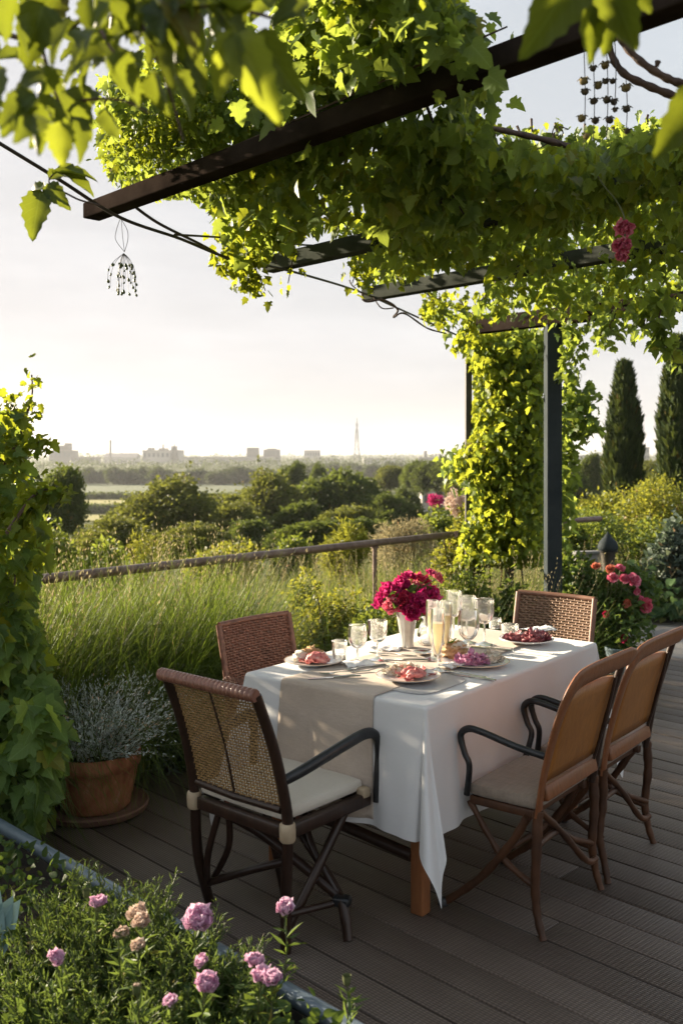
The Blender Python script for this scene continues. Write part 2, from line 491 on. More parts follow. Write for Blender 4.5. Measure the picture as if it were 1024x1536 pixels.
M['rail'] = mat_noisy('rail_paint', [(.25, (.10, .060, .052)), (.6, (.20, .135, .118)), (.8, (.30, .23, .20))], 14, 0.42, 0.3, 0.3, 80)
M['edge_pipe'] = mat_noisy('blue_grey_pipe', [(.3, (.10, .135, .175)), (.7, (.19, .235, .28))], 6, 0.38, 0.35, 0.1, 70)
M['cable'] = mat_noisy('cable_rubber', [(.3, (.018, .013, .012)), (.7, (.05, .036, .032))], 30, 0.5)
M['bark'] = mat_noisy('bark', [(.3, (.05, .034, .022)), (.7, (.13, .09, .06))], 10, 0.85, 0, 0.8, 40, (1, 1, .3))
M['stem_green'] = mat_noisy('green_stem', [(.3, (.06, .08, .025)), (.7, (.12, .13, .05))], 20, 0.6)
M['stem_brown'] = mat_noisy('vine_stem', [(.3, (.045, .025, .018)), (.7, (.12, .07, .05))], 18, 0.7, 0, 0.4, 80)
M['soil'] = mat_noisy('soil', [(.3, (.018, .012, .008)), (.7, (.05, .034, .022))], 30, 0.95, 0, 0.9, 90)
M['stone'] = mat_noisy('pale_stone', [(.3, (.14, .14, .14)), (.7, (.22, .22, .215))], 9, 0.85, 0, 0.4, 40)

def mat_terracotta():
    m, nt, out = new_mat('terracotta')
    co = objco(nt)
    streak = tex_noise(nt, mapping(nt, co, (1, 1, .18)), 26, 5, .7)
    blot = tex_noise(nt, co, 6, 4)
    f = math_node(nt, 'ADD', math_node(nt, 'MULTIPLY', streak, .5), math_node(nt, 'MULTIPLY', blot, .5))
    c = ramp(nt, f, [(.34, (.15, .05, .026)), (.47, (.31, .115, .052)), (.58, (.42, .19, .09)), (.68, (.50, .36, .25))])
    p = principled(nt, out, c, 0.7, 0, 0.3)
    nt.links.new(bump(nt, streak, .25, .01), p.inputs['Normal'])
    return m
M['terracotta'] = mat_terracotta()

def mat_deck():
    m, nt, out = new_mat('ribbed_deck_boards')
    co = objco(nt)          # deck object is turned so that x runs along the boards, y across
    sep = nt.nodes.new('ShaderNodeSeparateXYZ'); nt.links.new(co, sep.inputs[0])
    rib = math_node(nt, 'SINE', math_node(nt, 'MULTIPLY', sep.outputs[1], 2 * PI / 0.0102))
    cross = math_node(nt, 'SINE', math_node(nt, 'MULTIPLY', sep.outputs[0], 2 * PI / 0.0165))
    geo = nt.nodes.new('ShaderNodeNewGeometry')
    rnd = geo.outputs['Random Per Island']
    grain = tex_noise(nt, mapping(nt, co, (.06, 1, 1)), 60, 5, .7)
    wear = tex_noise(nt, co, 1.7, 4, .6)
    f = math_node(nt, 'ADD', math_node(nt, 'MULTIPLY', rnd, .28), math_node(nt, 'ADD', math_node(nt, 'MULTIPLY', grain, .3), math_node(nt, 'MULTIPLY', wear, .55)))
    c = ramp(nt, f, [(.33, (.092, .066, .052)), (.6, (.158, .120, .097)), (.87, (.235, .190, .160))])
    # rib tops are paler than the grooves between them
    hi = math_node(nt, 'MULTIPLY', math_node(nt, 'ADD', math_node(nt, 'MULTIPLY', rib, .5), .5), math_node(nt, 'ADD', math_node(nt, 'MULTIPLY', cross, .32), .68))
    mx = nt.nodes.new('ShaderNodeMix'); mx.data_type = 'RGBA'; mx.blend_type = 'MULTIPLY'
    mx.inputs[0].default_value = 1.0
    nt.links.new(c, mx.inputs[6]); nt.links.new(ramp(nt, hi, [(0.0, (.42, .42, .42)), (.75, (1.2, 1.2, 1.2))]), mx.inputs[7])
    p = principled(nt, out, mx.outputs[2], 0.55, 0, 0.4)
    rr = ramp(nt, wear, [(.3, (.44, .44, .44)), (.7, (.68, .68, .68))])
    nt.links.new(rr, p.inputs['Roughness'])
    nt.links.new(bump(nt, hi, 0.7, 0.003), p.inputs['Normal'])
    return m
M['deck'] = mat_deck()

def mat_ground():
    m, nt, out = new_mat('grassy_ground')
    co = objco(nt)
    a = tex_noise(nt, co, .05, 6, .6); b = tex_noise(nt, co, 1.3, 6, .7)
    f = math_node(nt, 'ADD', math_node(nt, 'MULTIPLY', a, .6), math_node(nt, 'MULTIPLY', b, .4))
    c = ramp(nt, f, [(.3, (.030, .040, .014)), (.5, (.062, .075, .024)), (.7, (.12, .115, .045))])
    p = principled(nt, out, c, 0.95, 0, 0.1)
    nt.links.new(bump(nt, b, .8, .2), p.inputs['Normal'])
    return m
M['ground'] = mat_ground()

# ------------------------------------------------------------------ ground, path, deck
def build_ground():
    xs = np.concatenate([-np.geomspace(4500, 14, 40), np.linspace(-12, 14, 60), np.geomspace(16, 4500, 40)])
    ys = np.concatenate([np.linspace(-40, -5, 6), np.linspace(-3, 40, 90), np.geomspace(42, 4600, 55)])
    X, Y = np.meshgrid(xs, ys)
    Z = terr(X, Y)
    Z = Z + 6.0 * smooth((Y - 1700) / 2000) * (0.6 + 0.4 * np.sin(X * .0021 + 1) + .25 * np.sin(X * .0057))
    mb = MB(); mb.grid([[(X[i, j], Y[i, j], Z[i, j]) for j in range(len(xs))] for i in range(len(ys))])
    o = mb.build('ground', M['ground'], None, angle=180); tag(o, kind='structure')
build_ground()

def build_deck():
    mb = MB(); w, gap = 0.138, 0.007
    ang = math.atan2(PD[1], PD[0]); R = Matrix.Rotation(ang, 3, 'Z')
    q = 0.55; r = np.random.default_rng(4)
    while q < 7.1:
        qc = q + w / 2
        def pv(v): return (v - 0.132 * qc) / -0.991
        p1, p0 = pv(-3.80), pv(4.4)
        # boards butt end to end in two lengths
        cut = p0 + (p1 - p0) * (0.25 + 0.5 * r.random()) if r.random() < .35 else None
        spans = [(p0, p1)] if cut is None else [(p0, cut - .002), (cut + .002, p1)]
        for a, b in spans:
            # local frame: x along board, y across: board direction PD, across = PD turned +90 deg = -PQ
            mb.box(((a + b) / 2, -qc, -0.0135 + r.normal() * .0006), (b - a, w, 0.027), None, 0.004)
        q += w + gap
    o = mb.build('deck', M['deck'], None)
    o.rotation_euler = (0, 0, ang); tag(o, kind='structure')
    # one dark sheet below shows in the gaps between the boards
    g = MB(); g.box((0, 0, -0.05), (12, 7.2, 0.03), None, 0.0)
    j = g.build('deck_underlay', mat_noisy('dark_underlay', [(.3, (.006, .005, .004)), (.7, (.014, .012, .01))], 5, .9), None)
    j.rotation_euler = (0, 0, ang); j.location = (0.714 * 3.85 - -0.7 * 2.2, 0.70 * 3.85 - .714 * 2.2, 0); tag(j, kind='structure')
build_deck()

def build_path():
    m = mat_noisy('pale_path', [(.3, (.16, .15, .145)), (.7, (.25, .235, .225))], 3, .8, 0, .5, 60)
    pts = [on(862, 1046, -.02), on(1500, 1020, -.02), on(1500, 915, -.02), on(1010, 917, -.02), on(940, 925, -.02), on(905, 950, -.02)]
    mb = MB(); n = len(pts)
    mb.add([(p.x, p.y, -.016) for p in pts] + [(p.x, p.y, -.12) for p in pts], [tuple(reversed(range(n)))] + [(i, (i + 1) % n, n + (i + 1) % n, n + i) for i in range(n)])
    o = mb.build('path', m, None, smooth_s=False); tag(o, kind='structure')
build_path()

# ------------------------------------------------------------------ planter in the foreground
PIPE_A = on(-60, 1206, 0.30); PIPE_B = on(600, 1590, 0.30)
PIPE_D = (PIPE_B - PIPE_A).normalized(); PIPE_N = Vector((PIPE_D.y, -PIPE_D.x, 0))      # points to the camera side
if PIPE_N.y > 0: PIPE_N = -PIPE_N
def build_planter():
    t = thing('planter', 'low dark planter with a blue grey pipe along its edge at the bottom left', 'planter', ((PIPE_A + PIPE_B) / 2 + PIPE_N * .5) * 1.0)
    t.location.z = 0
    mid = (PIPE_A + PIPE_B) / 2
    mb = MB(); a, b = PIPE_A, PIPE_B
    ang = math.atan2(PIPE_D.y, PIPE_D.x); R = Matrix.Rotation(ang, 3, 'Z'); L = (b - a).length
    mb.box(mid + Vector((0, 0, -.16)), (L, .03, .29), R, .003)
    mb.box(mid + PIPE_N * 1.15 + Vector((0, 0, -.16)), (L, .03, .29), R, .003)
    for s in (-1, 1):
        mb.box(mid + PIPE_N * .575 + PIPE_D * (s * (L / 2 - .015)) + Vector((0, 0, -.16)), (.03, 1.115, .288), R, .003)
    mb.build('wall', M['post_dark'], t, world=True)
    s = MB(); rows = []
    for i in range(30):
        rows.append([tuple(a + PIPE_D * (L * (.01 + .98 * i / 29)) + PIPE_N * (.02 + 1.11 * k / 11) + Vector((0, 0, -.06 + .03 * mnoise.noise((i * .7, k * .7, 0))))) for k in range(12)])
    s.grid(rows).build('soil', M['soil'], t, world=True)
    p = MB(); p.tube([a + Vector((0, 0, .005)), mid + Vector((0, 0, .005)), b + Vector((0, 0, .005))], .023, 14)
    p.build('edge_pipe', M['edge_pipe'], t, world=True)
    # a thin watering pipe lies across the bed next to the edge
    q0 = on(262, 1392, .33); q1 = on(350, 1452, .31); h = MB()
    h.tube(curve([q0 + Vector((-.12, .05, -.05)), q0, (q0 + q1) / 2 + Vector((0, 0, .01)), q1, q1 + Vector((.12, -.1, -.06))], 5), .014, 10)
    h.build('watering_pipe', M['edge_pipe'], t, world=True)
build_planter()

# ------------------------------------------------------------------ railing
def build_railing():
    A = at(0, 875.5, 4.8); B = at(672, 802.5, 7.8)
    d = (B - A).normalized()
    t = thing('handrail', 'brown tubular railing running along the deck edge behind the tall grass', 'railing', (A.x, A.y, 0))
    mb = MB(); mb.tube([A - d * .5, A, (A + B) / 2, B, B + d * .05], .0265, 14)
    # flat cap strip under the tube and end ball
    mb.build('top_rail', M['rail'], t, world=True)
    for px in (562,):
        k = (px - 512) / FPX
        # intersection of the view ray with the rail in plan
        s = (k * A.y - A.x) / (d.x - k * d.y); P = A + d * s
        pm = MB(); pm.tube([(P.x, P.y, -.3), (P.x, P.y, P.z - .02)], .017, 10)
        pm.lathe([(.032, P.z - .036), (.032, P.z - .028), (.018, P.z - .024)], (P.x, P.y, 0), 12)
        pm.build('post', M['rail'], t, world=True)
    # the far section, beyond the corner post
    C1 = at(766, 787, 9.0); C2 = at(900, 778, 9.6)
    f = MB(); f.tube([B + d * .1, at(704, 796, 8.1), C1, C2], .026, 12)
    f.build('top_rail', M['rail'], t, world=True)
build_railing()

# ------------------------------------------------------------------ pergola
ZB = 2.60
RD = Vector((-0.685, 0.729, 0))
def rafter(mb, end, length, w, h, z=ZB):
    """end: world point of the low outer end of the underside"""
    ang = math.atan2(RD.y, RD.x); R = Matrix.Rotation(ang, 3, 'Z')
    c = Vector((end.x, end.y, z + h / 2)) - RD * (length / 2)
    mb.box(c, (length, w, h), R, .006)
def build_pergola():
    base = at(828, 680, 7.1)
    t = thing('pergola', 'dark beamed pergola overgrown with leafy vines above the dining table', 'pergola', (base.x, base.y, 0))
    E1 = on(137, 330, ZB); E2 = on(402, 409, ZB); E3 = on(548, 452, ZB); E4 = on(640, 510, ZB)
    ends = [(E1, 3.15, .08, .066, 'beam'), (E2, 4.6, .08, .085, 'beam_grey'), (E3, 4.8, .08, .085, 'beam_grey')]
    for e, L, w, h, mt in ends:
        mb = MB(); rafter(mb, e, L, w, h); mb.build('rafter', M[mt], t, world=True)
    # rear crossbeam on the big post
    p4 = at(828, 488, 7.1); mb = MB(); ang = math.atan2(RD.y, RD.x); R = Matrix.Rotation(ang, 3, 'Z')
    zb4 = p4.z
    c = Vector((p4.x, p4.y, zb4 + .06)) - RD * 1.5
    mb.box(c, (4.4, .10, .12), R, .006); mb.build('crossbeam', M['beam'], t, world=True)
    # main posts
    for (px, Y, w, top, mt) in ((828.5, 7.1, .108, zb4, 'post'), (702, 8.05, .052, 2.62, 'post_dark'), (763, 8.45, .07, 2.6, 'post_dark')):
        b = at(px, 680, Y); pm = MB()
        pm.box((b.x, b.y, top / 2 - .15), (w, w, top + .3), Matrix.Rotation(.05, 3, 'Z'), .003)
        o = pm.build('post', M[mt], t, world=True)
        if mt == 'post':
            bp = MB(); bp.box((b.x, b.y, .006), (.24, .24, .012), Matrix.Rotation(ang + .2, 3, 'Z'), .003)
            bp.build('base_plate', M['post'], o, world=True)
    # long bearer carrying the rafters, on the far right side
    a = E1 - RD * 3.1; b = E3 - RD * 4.0
    d = (b - a).normalized(); Rb = Matrix.Rotation(math.atan2(d.y, d.x), 3, 'Z')
    m2 = MB(); m2.box(((a + b) / 2) * 1.0 + Vector((0, 0, -.06)), ((b - a).length + 2.4, .10, .12), Rb, .006)
    m2.build('bearer', M['beam'], t, world=True)
    for P in (b + d * 1.0,):
        pm = MB(); pm.box((P.x, P.y, (ZB - .12) / 2 - .15), (.12, .12, ZB - .12 + .3), Rb, .006); pm.build('post', M['post'], t, world=True)
    return t, (E1, E2, E3)
PERGOLA, RENDS = build_pergola()

# ------------------------------------------------------------------ table, cloth, runner
HX, HY, ZT = 0.409, 0.696, 0.755
DROP = 0.455
def drape(x, y, off=0.0):
    ex = max(abs(x) - HX, 0.0); ey = max(abs(y) - HY, 0.0)
    sx = 1 if x > 0 else -1; sy = 1 if y > 0 else -1
    e = math.hypot(ex, ey); r = .014 + off
    if e < 1e-9:
        return (x, y, ZT + off + .0012 * mnoise.noise((x * 6, y * 6, 2)))
    nx, ny = (ex / e, ey / e)
    bx = min(abs(x), HX) * sx; by = min(abs(y), HY) * sy
    arc = r * PI / 2
    if e < arc: o = r * math.sin(e / r); z = ZT + off - r * (1 - math.cos(e / r))
    else: o = r; z = ZT + off - r - (e - arc)
    k = max(0, e - .02) / DROP
    # soft folds that grow towards the hem
    s = y if ex > ey else x
    amp = (.015 if (sx > 0 and ex > ey) else .030)
    wv = amp * k * (1 + math.sin(s * 21 + (1.3 if ex > ey else 0.4)) * .7 + math.sin(s * 47 + 2) * .3)
    c = 2 * nx * ny                                       # 1 on the corner diagonal
    fl = wv * (1 - c) + k * (.115 * c ** 1.5 + .035 * math.sin(math.atan2(ny, nx) * 7.0) * c)
    o += fl
    z += .5 * fl * fl / max(e, .05)
    ox = 1 + (.22 * c * k if sx > 0 and sy < 0 else 0)
    return (bx + nx * o * sx * ox, by + ny * o * sy, z)
def build_table():
    t = thing('dining_table', 'rectangular dining table with reddish wooden legs under the white cloth', 'table', TC, TROT)
    mb = MB(); mb.box((0, 0, ZT - .019), (2 * HX - .004, 2 * HY - .004, .03), None, .006); mb.build('tabletop', M['leg_wood'], t)
    for sx in (-1, 1):
        for sy in (-1, 1):
            l = MB(); x, y = sx * (HX - .075), sy * (HY - .085)
            l.box((x, y, (ZT - .036) / 2), (.052, .052, ZT - .036), None, .005); l.build('leg', M['leg_wood'], t)
    a = MB()
    for sx in (-1, 1): a.box((sx * (HX - .075), 0, ZT - .085), (.024, 2 * HY - .23, .09), None, .003)
    for sy in (-1, 1): a.box((0, sy * (HY - .085), ZT - .085), (2 * HX - .21, .024, .09), None, .003)
    a.build('apron', M['leg_wood'], t)
    s = MB(); s.tube([(-.30, -HY + .02, .27), (.0, -HY + .06, .24), (.31, -HY + .07, .20)], .022, 8)
    s.build('stretcher', M['dark'], t)
    # cloth
    xs = sorted(set(np.round(np.concatenate([np.linspace(-HX - DROP, -HX - .03, 18), np.linspace(-HX - .03, -HX + .01, 8), np.linspace(-HX + .01, HX - .01, 26), np.linspace(HX - .01, HX + .03, 8), np.linspace(HX + .03, HX + DROP, 18)]), 5)))
    ys = sorted(set(np.round(np.concatenate([np.linspace(-HY - DROP, -HY - .03, 18), np.linspace(-HY - .03, -HY + .01, 8), np.linspace(-HY + .01, HY - .01, 60), np.linspace(HY - .01, HY + .03, 8), np.linspace(HY + .03, HY + DROP, 18)]), 5)))
    c = MB(); c.grid([[drape(x, y) for x in xs] for y in ys])
    o = c.build('tablecloth', M['white_cloth'], None, angle=180)
    o.location = TC; o.rotation_euler = (0, 0, TROT)
    md = o.modifiers.new('sub', 'SUBSURF'); md.levels = 1; md.render_levels = 1
    tag(o, 'white tablecloth with draped corner points hanging over the dining table', 'tablecloth')
    # runner
    xs = np.linspace(-.225, .205, 34); ye = np.concatenate([np.linspace(-HY - .44, -HY - .03, 22), np.linspace(-HY - .028, -HY + .012, 12), np.linspace(-HY + .02, HY - .03, 60)])
    r = MB(); r.grid([[drape(x + .002 * math.sin(y * 9), y, .0035 + (.0012 * (1 if (abs(y + HY + .13) < .012 or abs(y + HY + .28) < .012) else 0))) for x in xs] for y in ye])
    o = r.build('table_runner', M['runner'], None, angle=180)
    o.location = TC; o.rotation_euler = (0, 0, TROT)
    so = o.modifiers.new('thick', 'SOLIDIFY'); so.thickness = .0016; so.offset = 1
    tag(o, 'beige linen runner hanging over the near end of the white tablecloth', 'table runner')
    # hem stitching and fringe of the runner
build_table()

# ------------------------------------------------------------------ chairs
def weave(mb, corner, nu, nv, r, amp, wid):
    """corner(s, t)-> point on the panel, s,t in 0..1; nu vertical strands, nv horizontal strands"""
    def nor(s, t):
        e = .01
        a = Vector(corner(min(s + e, 1), t)) - Vector(corner(max(s - e, 0), t)); b = Vector(corner(s, min(t + e, 1))) - Vector(corner(s, max(t - e, 0)))
        return a.cross(b).normalized()
    for i in range(nu):
        s = (i + .5) / nu
        pts = []
        for j in range(nv + 1):
            t = j / nv; pts.append(Vector(corner(s, t)) + nor(s, t) * (amp * (1 if (i + j) % 2 else -1)))
        mb.tube(pts, r * wid, 4, True, .45, nor(s, .5).cross(Vector((0, 0, 1))))
    for j in range(nv):
        t = (j + .5) / nv
        pts = []
        for i in range(nu + 1):
            s = i / nu; pts.append(Vector(corner(s, t)) + nor(s, t) * (amp * (1 if (i + j) % 2 == 0 else -1) * .8))
        mb.tube(pts, r, 4, True, .6)

def cane_chair():
    t = thing('dining_chair', 'dark cane backed armchair with cream cushion at the near end of the table', 'chair', T(-.035, -.925), TROT - .05)
    W, Dp = .224, .20
    def stile(s):
        return curve([(s * W, -Dp, .40), (s * W, -Dp - .012, .50), (s * (W - .004), -Dp - .06, .68), (s * (W - .008), -Dp - .135, .865)], 6)
    for s in (-1, 1):
        m = MB(); m.tube(stile(s), .021, 10, True, .75); m.build('back_post', M['dark'], t)
    # top rail wrapped in cane
    n = 150; pts = [( -W - .005 + (2 * W + .01) * i / n, -Dp - .147 - .012 * math.sin(PI * i / n), .868 + .004 * math.sin(PI * i / n)) for i in range(n + 1)]
    m = MB(); m.tube(pts, [.0190 + .0032 * abs(math.sin(PI * i / 6.0)) for i in range(n + 1)], 12); m.build('top_rail', M['wrap'], t)
    def pan(s, tt):
        z = .475 + (.845 - .475) * tt
        y = -Dp - .005 - .125 * ((z - .45) / .42) ** 1.35 - .012 * math.sin(PI * s)
        return (-(W - .022) + 2 * (W - .022) * s, y, z)
    m = MB(); weave(m, pan, 29, 34, .0030, .0022, 1.15); cp = m.build('cane_panel', M['cane'], t, angle=180)
    m = MB(); m.tube([pan(0, 0), pan(.5, -.0), pan(1, 0)], .014, 8); m.tube([pan(0.5, 0), pan(.5, .5), pan(.5, 1)], .0040, 6); m.build('back_bar', M['dark'], t)
    # seat frame, cushion
    m = MB()
    for s in (-1, 1): m.box((s * (W - .008), .0, .405), (.034, 2 * Dp + .02, .045), None, .006)
    m.box((0, -Dp, .405), (2 * W - .052, .034, .043), None, .006); m.box((0, Dp - .008, .405), (2 * W - .052, .034, .043), None, .006)
    m.build('seat_frame', M['dark'], t)
    rows = []
    m = MB(); m.box((0, .0, .452), (2 * W - .03, 2 * Dp + .0, .05), None, .02)
    c = m.build('cushion', M['cushion'], t, angle=60)
    bv = c.modifiers.new('sub', 'SUBSURF'); bv.levels = 1; bv.render_levels = 2
    # armrests
    for s in (-1, 1):
        x = s * (W + .022); q = 1 if s > 0 else .45          # the far arm is shorter
        m = MB(); p = curve([(x - s * .02, -Dp - .03, .575), (x, -Dp + .05, .598), (x, .05 * q, .632), (x, .16 * q, .645), (x, .215 * q, .625), (x, .232 * q, .565), (x, .226 * q, .49), (x, .222 * q, .395)], 7)
        m.tube(p, [.0165 + .004 * math.sin(PI * min(1, i / 30)) for i in range(len(p))], 10, True, .8, (0, 0, 1)); m.build('armrest', M['arm'], t)
        m = MB(); m.tube([(s * W, -Dp - .002, .378), (s * W, -Dp - .002, .384), (s * W, -Dp - .003, .408), (s * W, -Dp - .004, .432), (s * W, -Dp - .005, .438)], [.0225, .0262, .0268, .0258, .022], 14); m.build('strap', M['strap'], t)
    m = MB(); m.box((W - .006, Dp - .018, .432), (.036, .040, .034), None, .006); m.build('strap', M['strap'], t)
    # legs
    def leg(pts, r): 
        q = MB(); q.tube(curve(pts, 5), r, 9); return q.build('leg', M['dark'], t)
    leg([(-W, -Dp, .40), (-W - .02, -Dp + .03, .2), (-W - .05, -Dp + .11, .0)], .0185)
    leg([(W, -Dp, .40), (W - .02, -Dp + .01, .2), (W - .04, -Dp + .03, .0)], .0185)
    leg([(W - .03, .13, .40), (W - .05, -.02, .2), (W - .085, -.14, .02)], .016)
    leg([(-W + .10, .02, .40), (-.07, .04, .2), (-.02, .05, .0)], .016)
    fl = leg([(W + .015, .045, .11), (W + .045, .03, .05), (W + .062, .02, .0)], [.019] * 6 + [.017] * 5)
    # criss-cross braces
    m = MB()
    m.tube(curve([(-W + .05, -Dp + .03, .385), (-.05, -.04, .28), (W - .05, .05, .13), (W + .01, .055, .105)], 6), .018, 8)
    m.tube(curve([(-W + .02, .14, .385), (-.02, .10, .27), (W - .06, .08, .14), (W + .005, .06, .10)], 6), .015, 8)
    m.tube(curve([(-W - .04, -Dp + .08, .075), (-.10, -Dp + .13, .15), (.04, .02, .20)], 5), .0145, 8)
    m.tube(curve([(-.14, -Dp + .04, .385), (-.19, -Dp + .03, .22), (-W - .03, -Dp + .08, .08)], 5), .012, 8)
    m.tube(curve([(-.11, -Dp + .05, .385), (-.14, -Dp + .08, .24), (-W - .02, -Dp + .10, .09)], 5), .012, 8)
    m.tube(curve([(-.02, .13, .385), (.08, .06, .26), (W - .02, .06, .12)], 5), .013, 8)
    m.tube([(W - .06, -Dp + .03, .11), (.2, -.02, .10), (W + .0, .05, .10)], .012, 8)
    m.build('brace', M['dark'], t)
    m = MB(); m.box((W + .01, .05, .105), (.06, .05, .035), Matrix.Rotation(.4, 3, 'Z'), .01); m.build('joint_cap', M['arm'], t)
cane_chair()

def wooden_chair(yc, label, seed):
    """faces the long side of the table: local y towards the table, local -x is the near side"""
    r = random.Random(seed)
    t = thing('wooden_chair', label, 'chair', T(.60, yc), TROT + PI / 2, 'wooden panel back armchairs on the right side of the table')
    # local y axis must point to -x of the table
    W, y0, y1 = .225, -.115, .165
    # bent frame: top rail that sweeps down into the near stile
    def by(z): return y0 - .02 - .115 * ((z - .42) / .45) ** 1.25
    fr = curve([(-W, by(.42), .40), (-W - .002, by(.55), .55), (-W + .004, by(.74), .74), (-W + .045, by(.835), .835), (-.10, by(.862), .862), (.10, by(.872) - .01, .872), (W + .045, by(.875) - .03, .882)], 8)
    n = len(fr); rs = [.024 + .013 * smooth(np.array((i / n - .1) / .5)) for i in range(n)]; rs = [float(a) for a in rs]
    rs[-1] = .010; rs[-2] = .022; rs[-3] = .029
    m = MB(); m.tube(fr, rs, 14, True, .33, (1, 0, 0)); m.build('back_frame', M['bent'], t)
    m = MB(); m.tube(curve([(W - .01, by(.42), .40), (W - .008, by(.6), .6), (W - .004, by(.86), .855)], 6), .0165, 10, True, .8); m.build('back_post', M['dark'], t)
    # oak panel with a fine top line
    rows = []
    for j in range(9):
        z = .515 + (.805 - .515) * j / 8
        rows.append([(-W + .016 + (2 * W - .045) * i / 8, by(z) + .004 - .003 * math.sin(PI * i / 8), z + (.02 * math.sin(PI * i / 8) if j == 8 else 0)) for i in range(9)])
    m = MB(); m.grid(rows); o = m.build('back_panel', M['oak'], t, angle=180)
    so = o.modifiers.new('thick', 'SOLIDIFY'); so.thickness = .012; so.offset = 0
    m = MB(); m.tube([(W - .055, by(.50) - .012, .50), (W - .052, by(.65) - .02, .65), (W - .05, by(.80) - .014, .81)], .006, 6); m.build('back_strip', M['dark'], t)
    m = MB(); m.box((0, by(.47) - .002, .472), (2 * W - .04, .030, .052), Matrix.Rotation(-.2, 3, 'X'), .006); m.build('bottom_rail', M['bent'], t)
    # seat
    m = MB(); m.box((0, .01, .43), (2 * W - .03, y1 - y0 - .01, .05), None, .018); c = m.build('seat', M['greige'], t, angle=60)
    sb = c.modifiers.new('sub', 'SUBSURF'); sb.levels = 1; sb.render_levels = 2
    m = MB()
    for s in (-1, 1): m.box((s * (W - .035), .01, .392), (.028, y1 - y0 - .02, .03), None, .005)
    for y in (y0 + .03, y1 - .04): m.box((0, y, .392), (2 * W - .10, .028, .029), None, .005)
    m.build('seat_frame', M['twig'], t)
    for s in (-1, 1):
        x = s * (W + .012); m = MB()
        p = curve([(x - s * .012, by(.60) + .012, .605), (x, -.06, .622), (x, .07, .648), (x, .125, .650), (x, .155, .622), (x, .140, .565), (x, .122, .53), (x - s * .010, .128, .48), (x - s * .024, .145, .41)], 7)
        m.tube(p, [.0125 if i < len(p) * .55 else .0115 for i in range(len(p))], 10, True, .85, (0, 0, 1)); m.build('armrest', M['arm'], t)
    # legs of round branch wood, slightly crooked
    def wig(p, a=.006): return tuple(c + r.uniform(-a, a) for c in p)
    def branch(name, pts, r0, r1, mat='twig'):
        q = curve([pts[0]] + [wig(p) for p in pts[1:-1]] + [pts[-1]], 6); m = MB()
        m.tube(q, [a * (1 + .10 * math.sin(i * 1.9 + r.random())) for i, a in enumerate(taper(r0, r1, len(q)))], 9)
        return m.build(name, M[mat], t)
    for s in (-1, 1):
        x = s * W
        branch('leg', [(x, y0 - .02, .42), (x, y0 - .022, .30), (x, y0 - .012, .17), (x + s * .004, y0 - .022, .08), (x + s * .012, y0 - .045, 0.0)], .019, .0125)
        fl = branch('leg', [(x * .9, y0 + .03, .38), (x * .88, y0 + .10, .27), (x * .92, y1 - .07, .13), (x, y1 + .055, .02), (x, y1 + .07, .003)], .015, .0135)
        ft = MB(); ft.lathe([(0, 0), (.019, .002), (.019, .024), (.012, .030), (0, .030)], (x, y1 + .070, 0), 10); ft.build('foot', M['arm'], fl)
        m = MB(); q = curve([(x * .86, y1 - .02, .385), (x * .84, y1 - .10, .27), (x * .86, y0 + .11, .20), (x * .96, y0 - .015, .155)], 6)
        m.tube(q, [.0115 * (1 + .12 * math.sin(i * 1.7)) for i in range(len(q))], 8)
        m.build('brace', M['twig'], t)
    branch('stretcher', [(-W * .86, .03, .225), (-.05, .01, .235), (.08, .02, .225), (W * .86, .03, .22)], .011, .0105)
    branch('stretcher', [(-W, y0 - .015, .30), (-.02, y0 + .01, .28), (.1, y0 - .0, .22), (W, y0 - .02, .17)], .0115, .011)
    branch('brace', [(-W * .6, y0 + .02, .385), (-.02, y0 - .01, .28), (W * .7, y0 - .02, .13), (W, y0 - .03, .115)], .0125, .012)
wooden_chair(-.287, 'wooden panel back armchair nearest the hanging cloth corner, greige seat', 1)
wooden_chair(.250, 'wooden panel back armchair farther along beside the pale path, wide curved rail', 2)

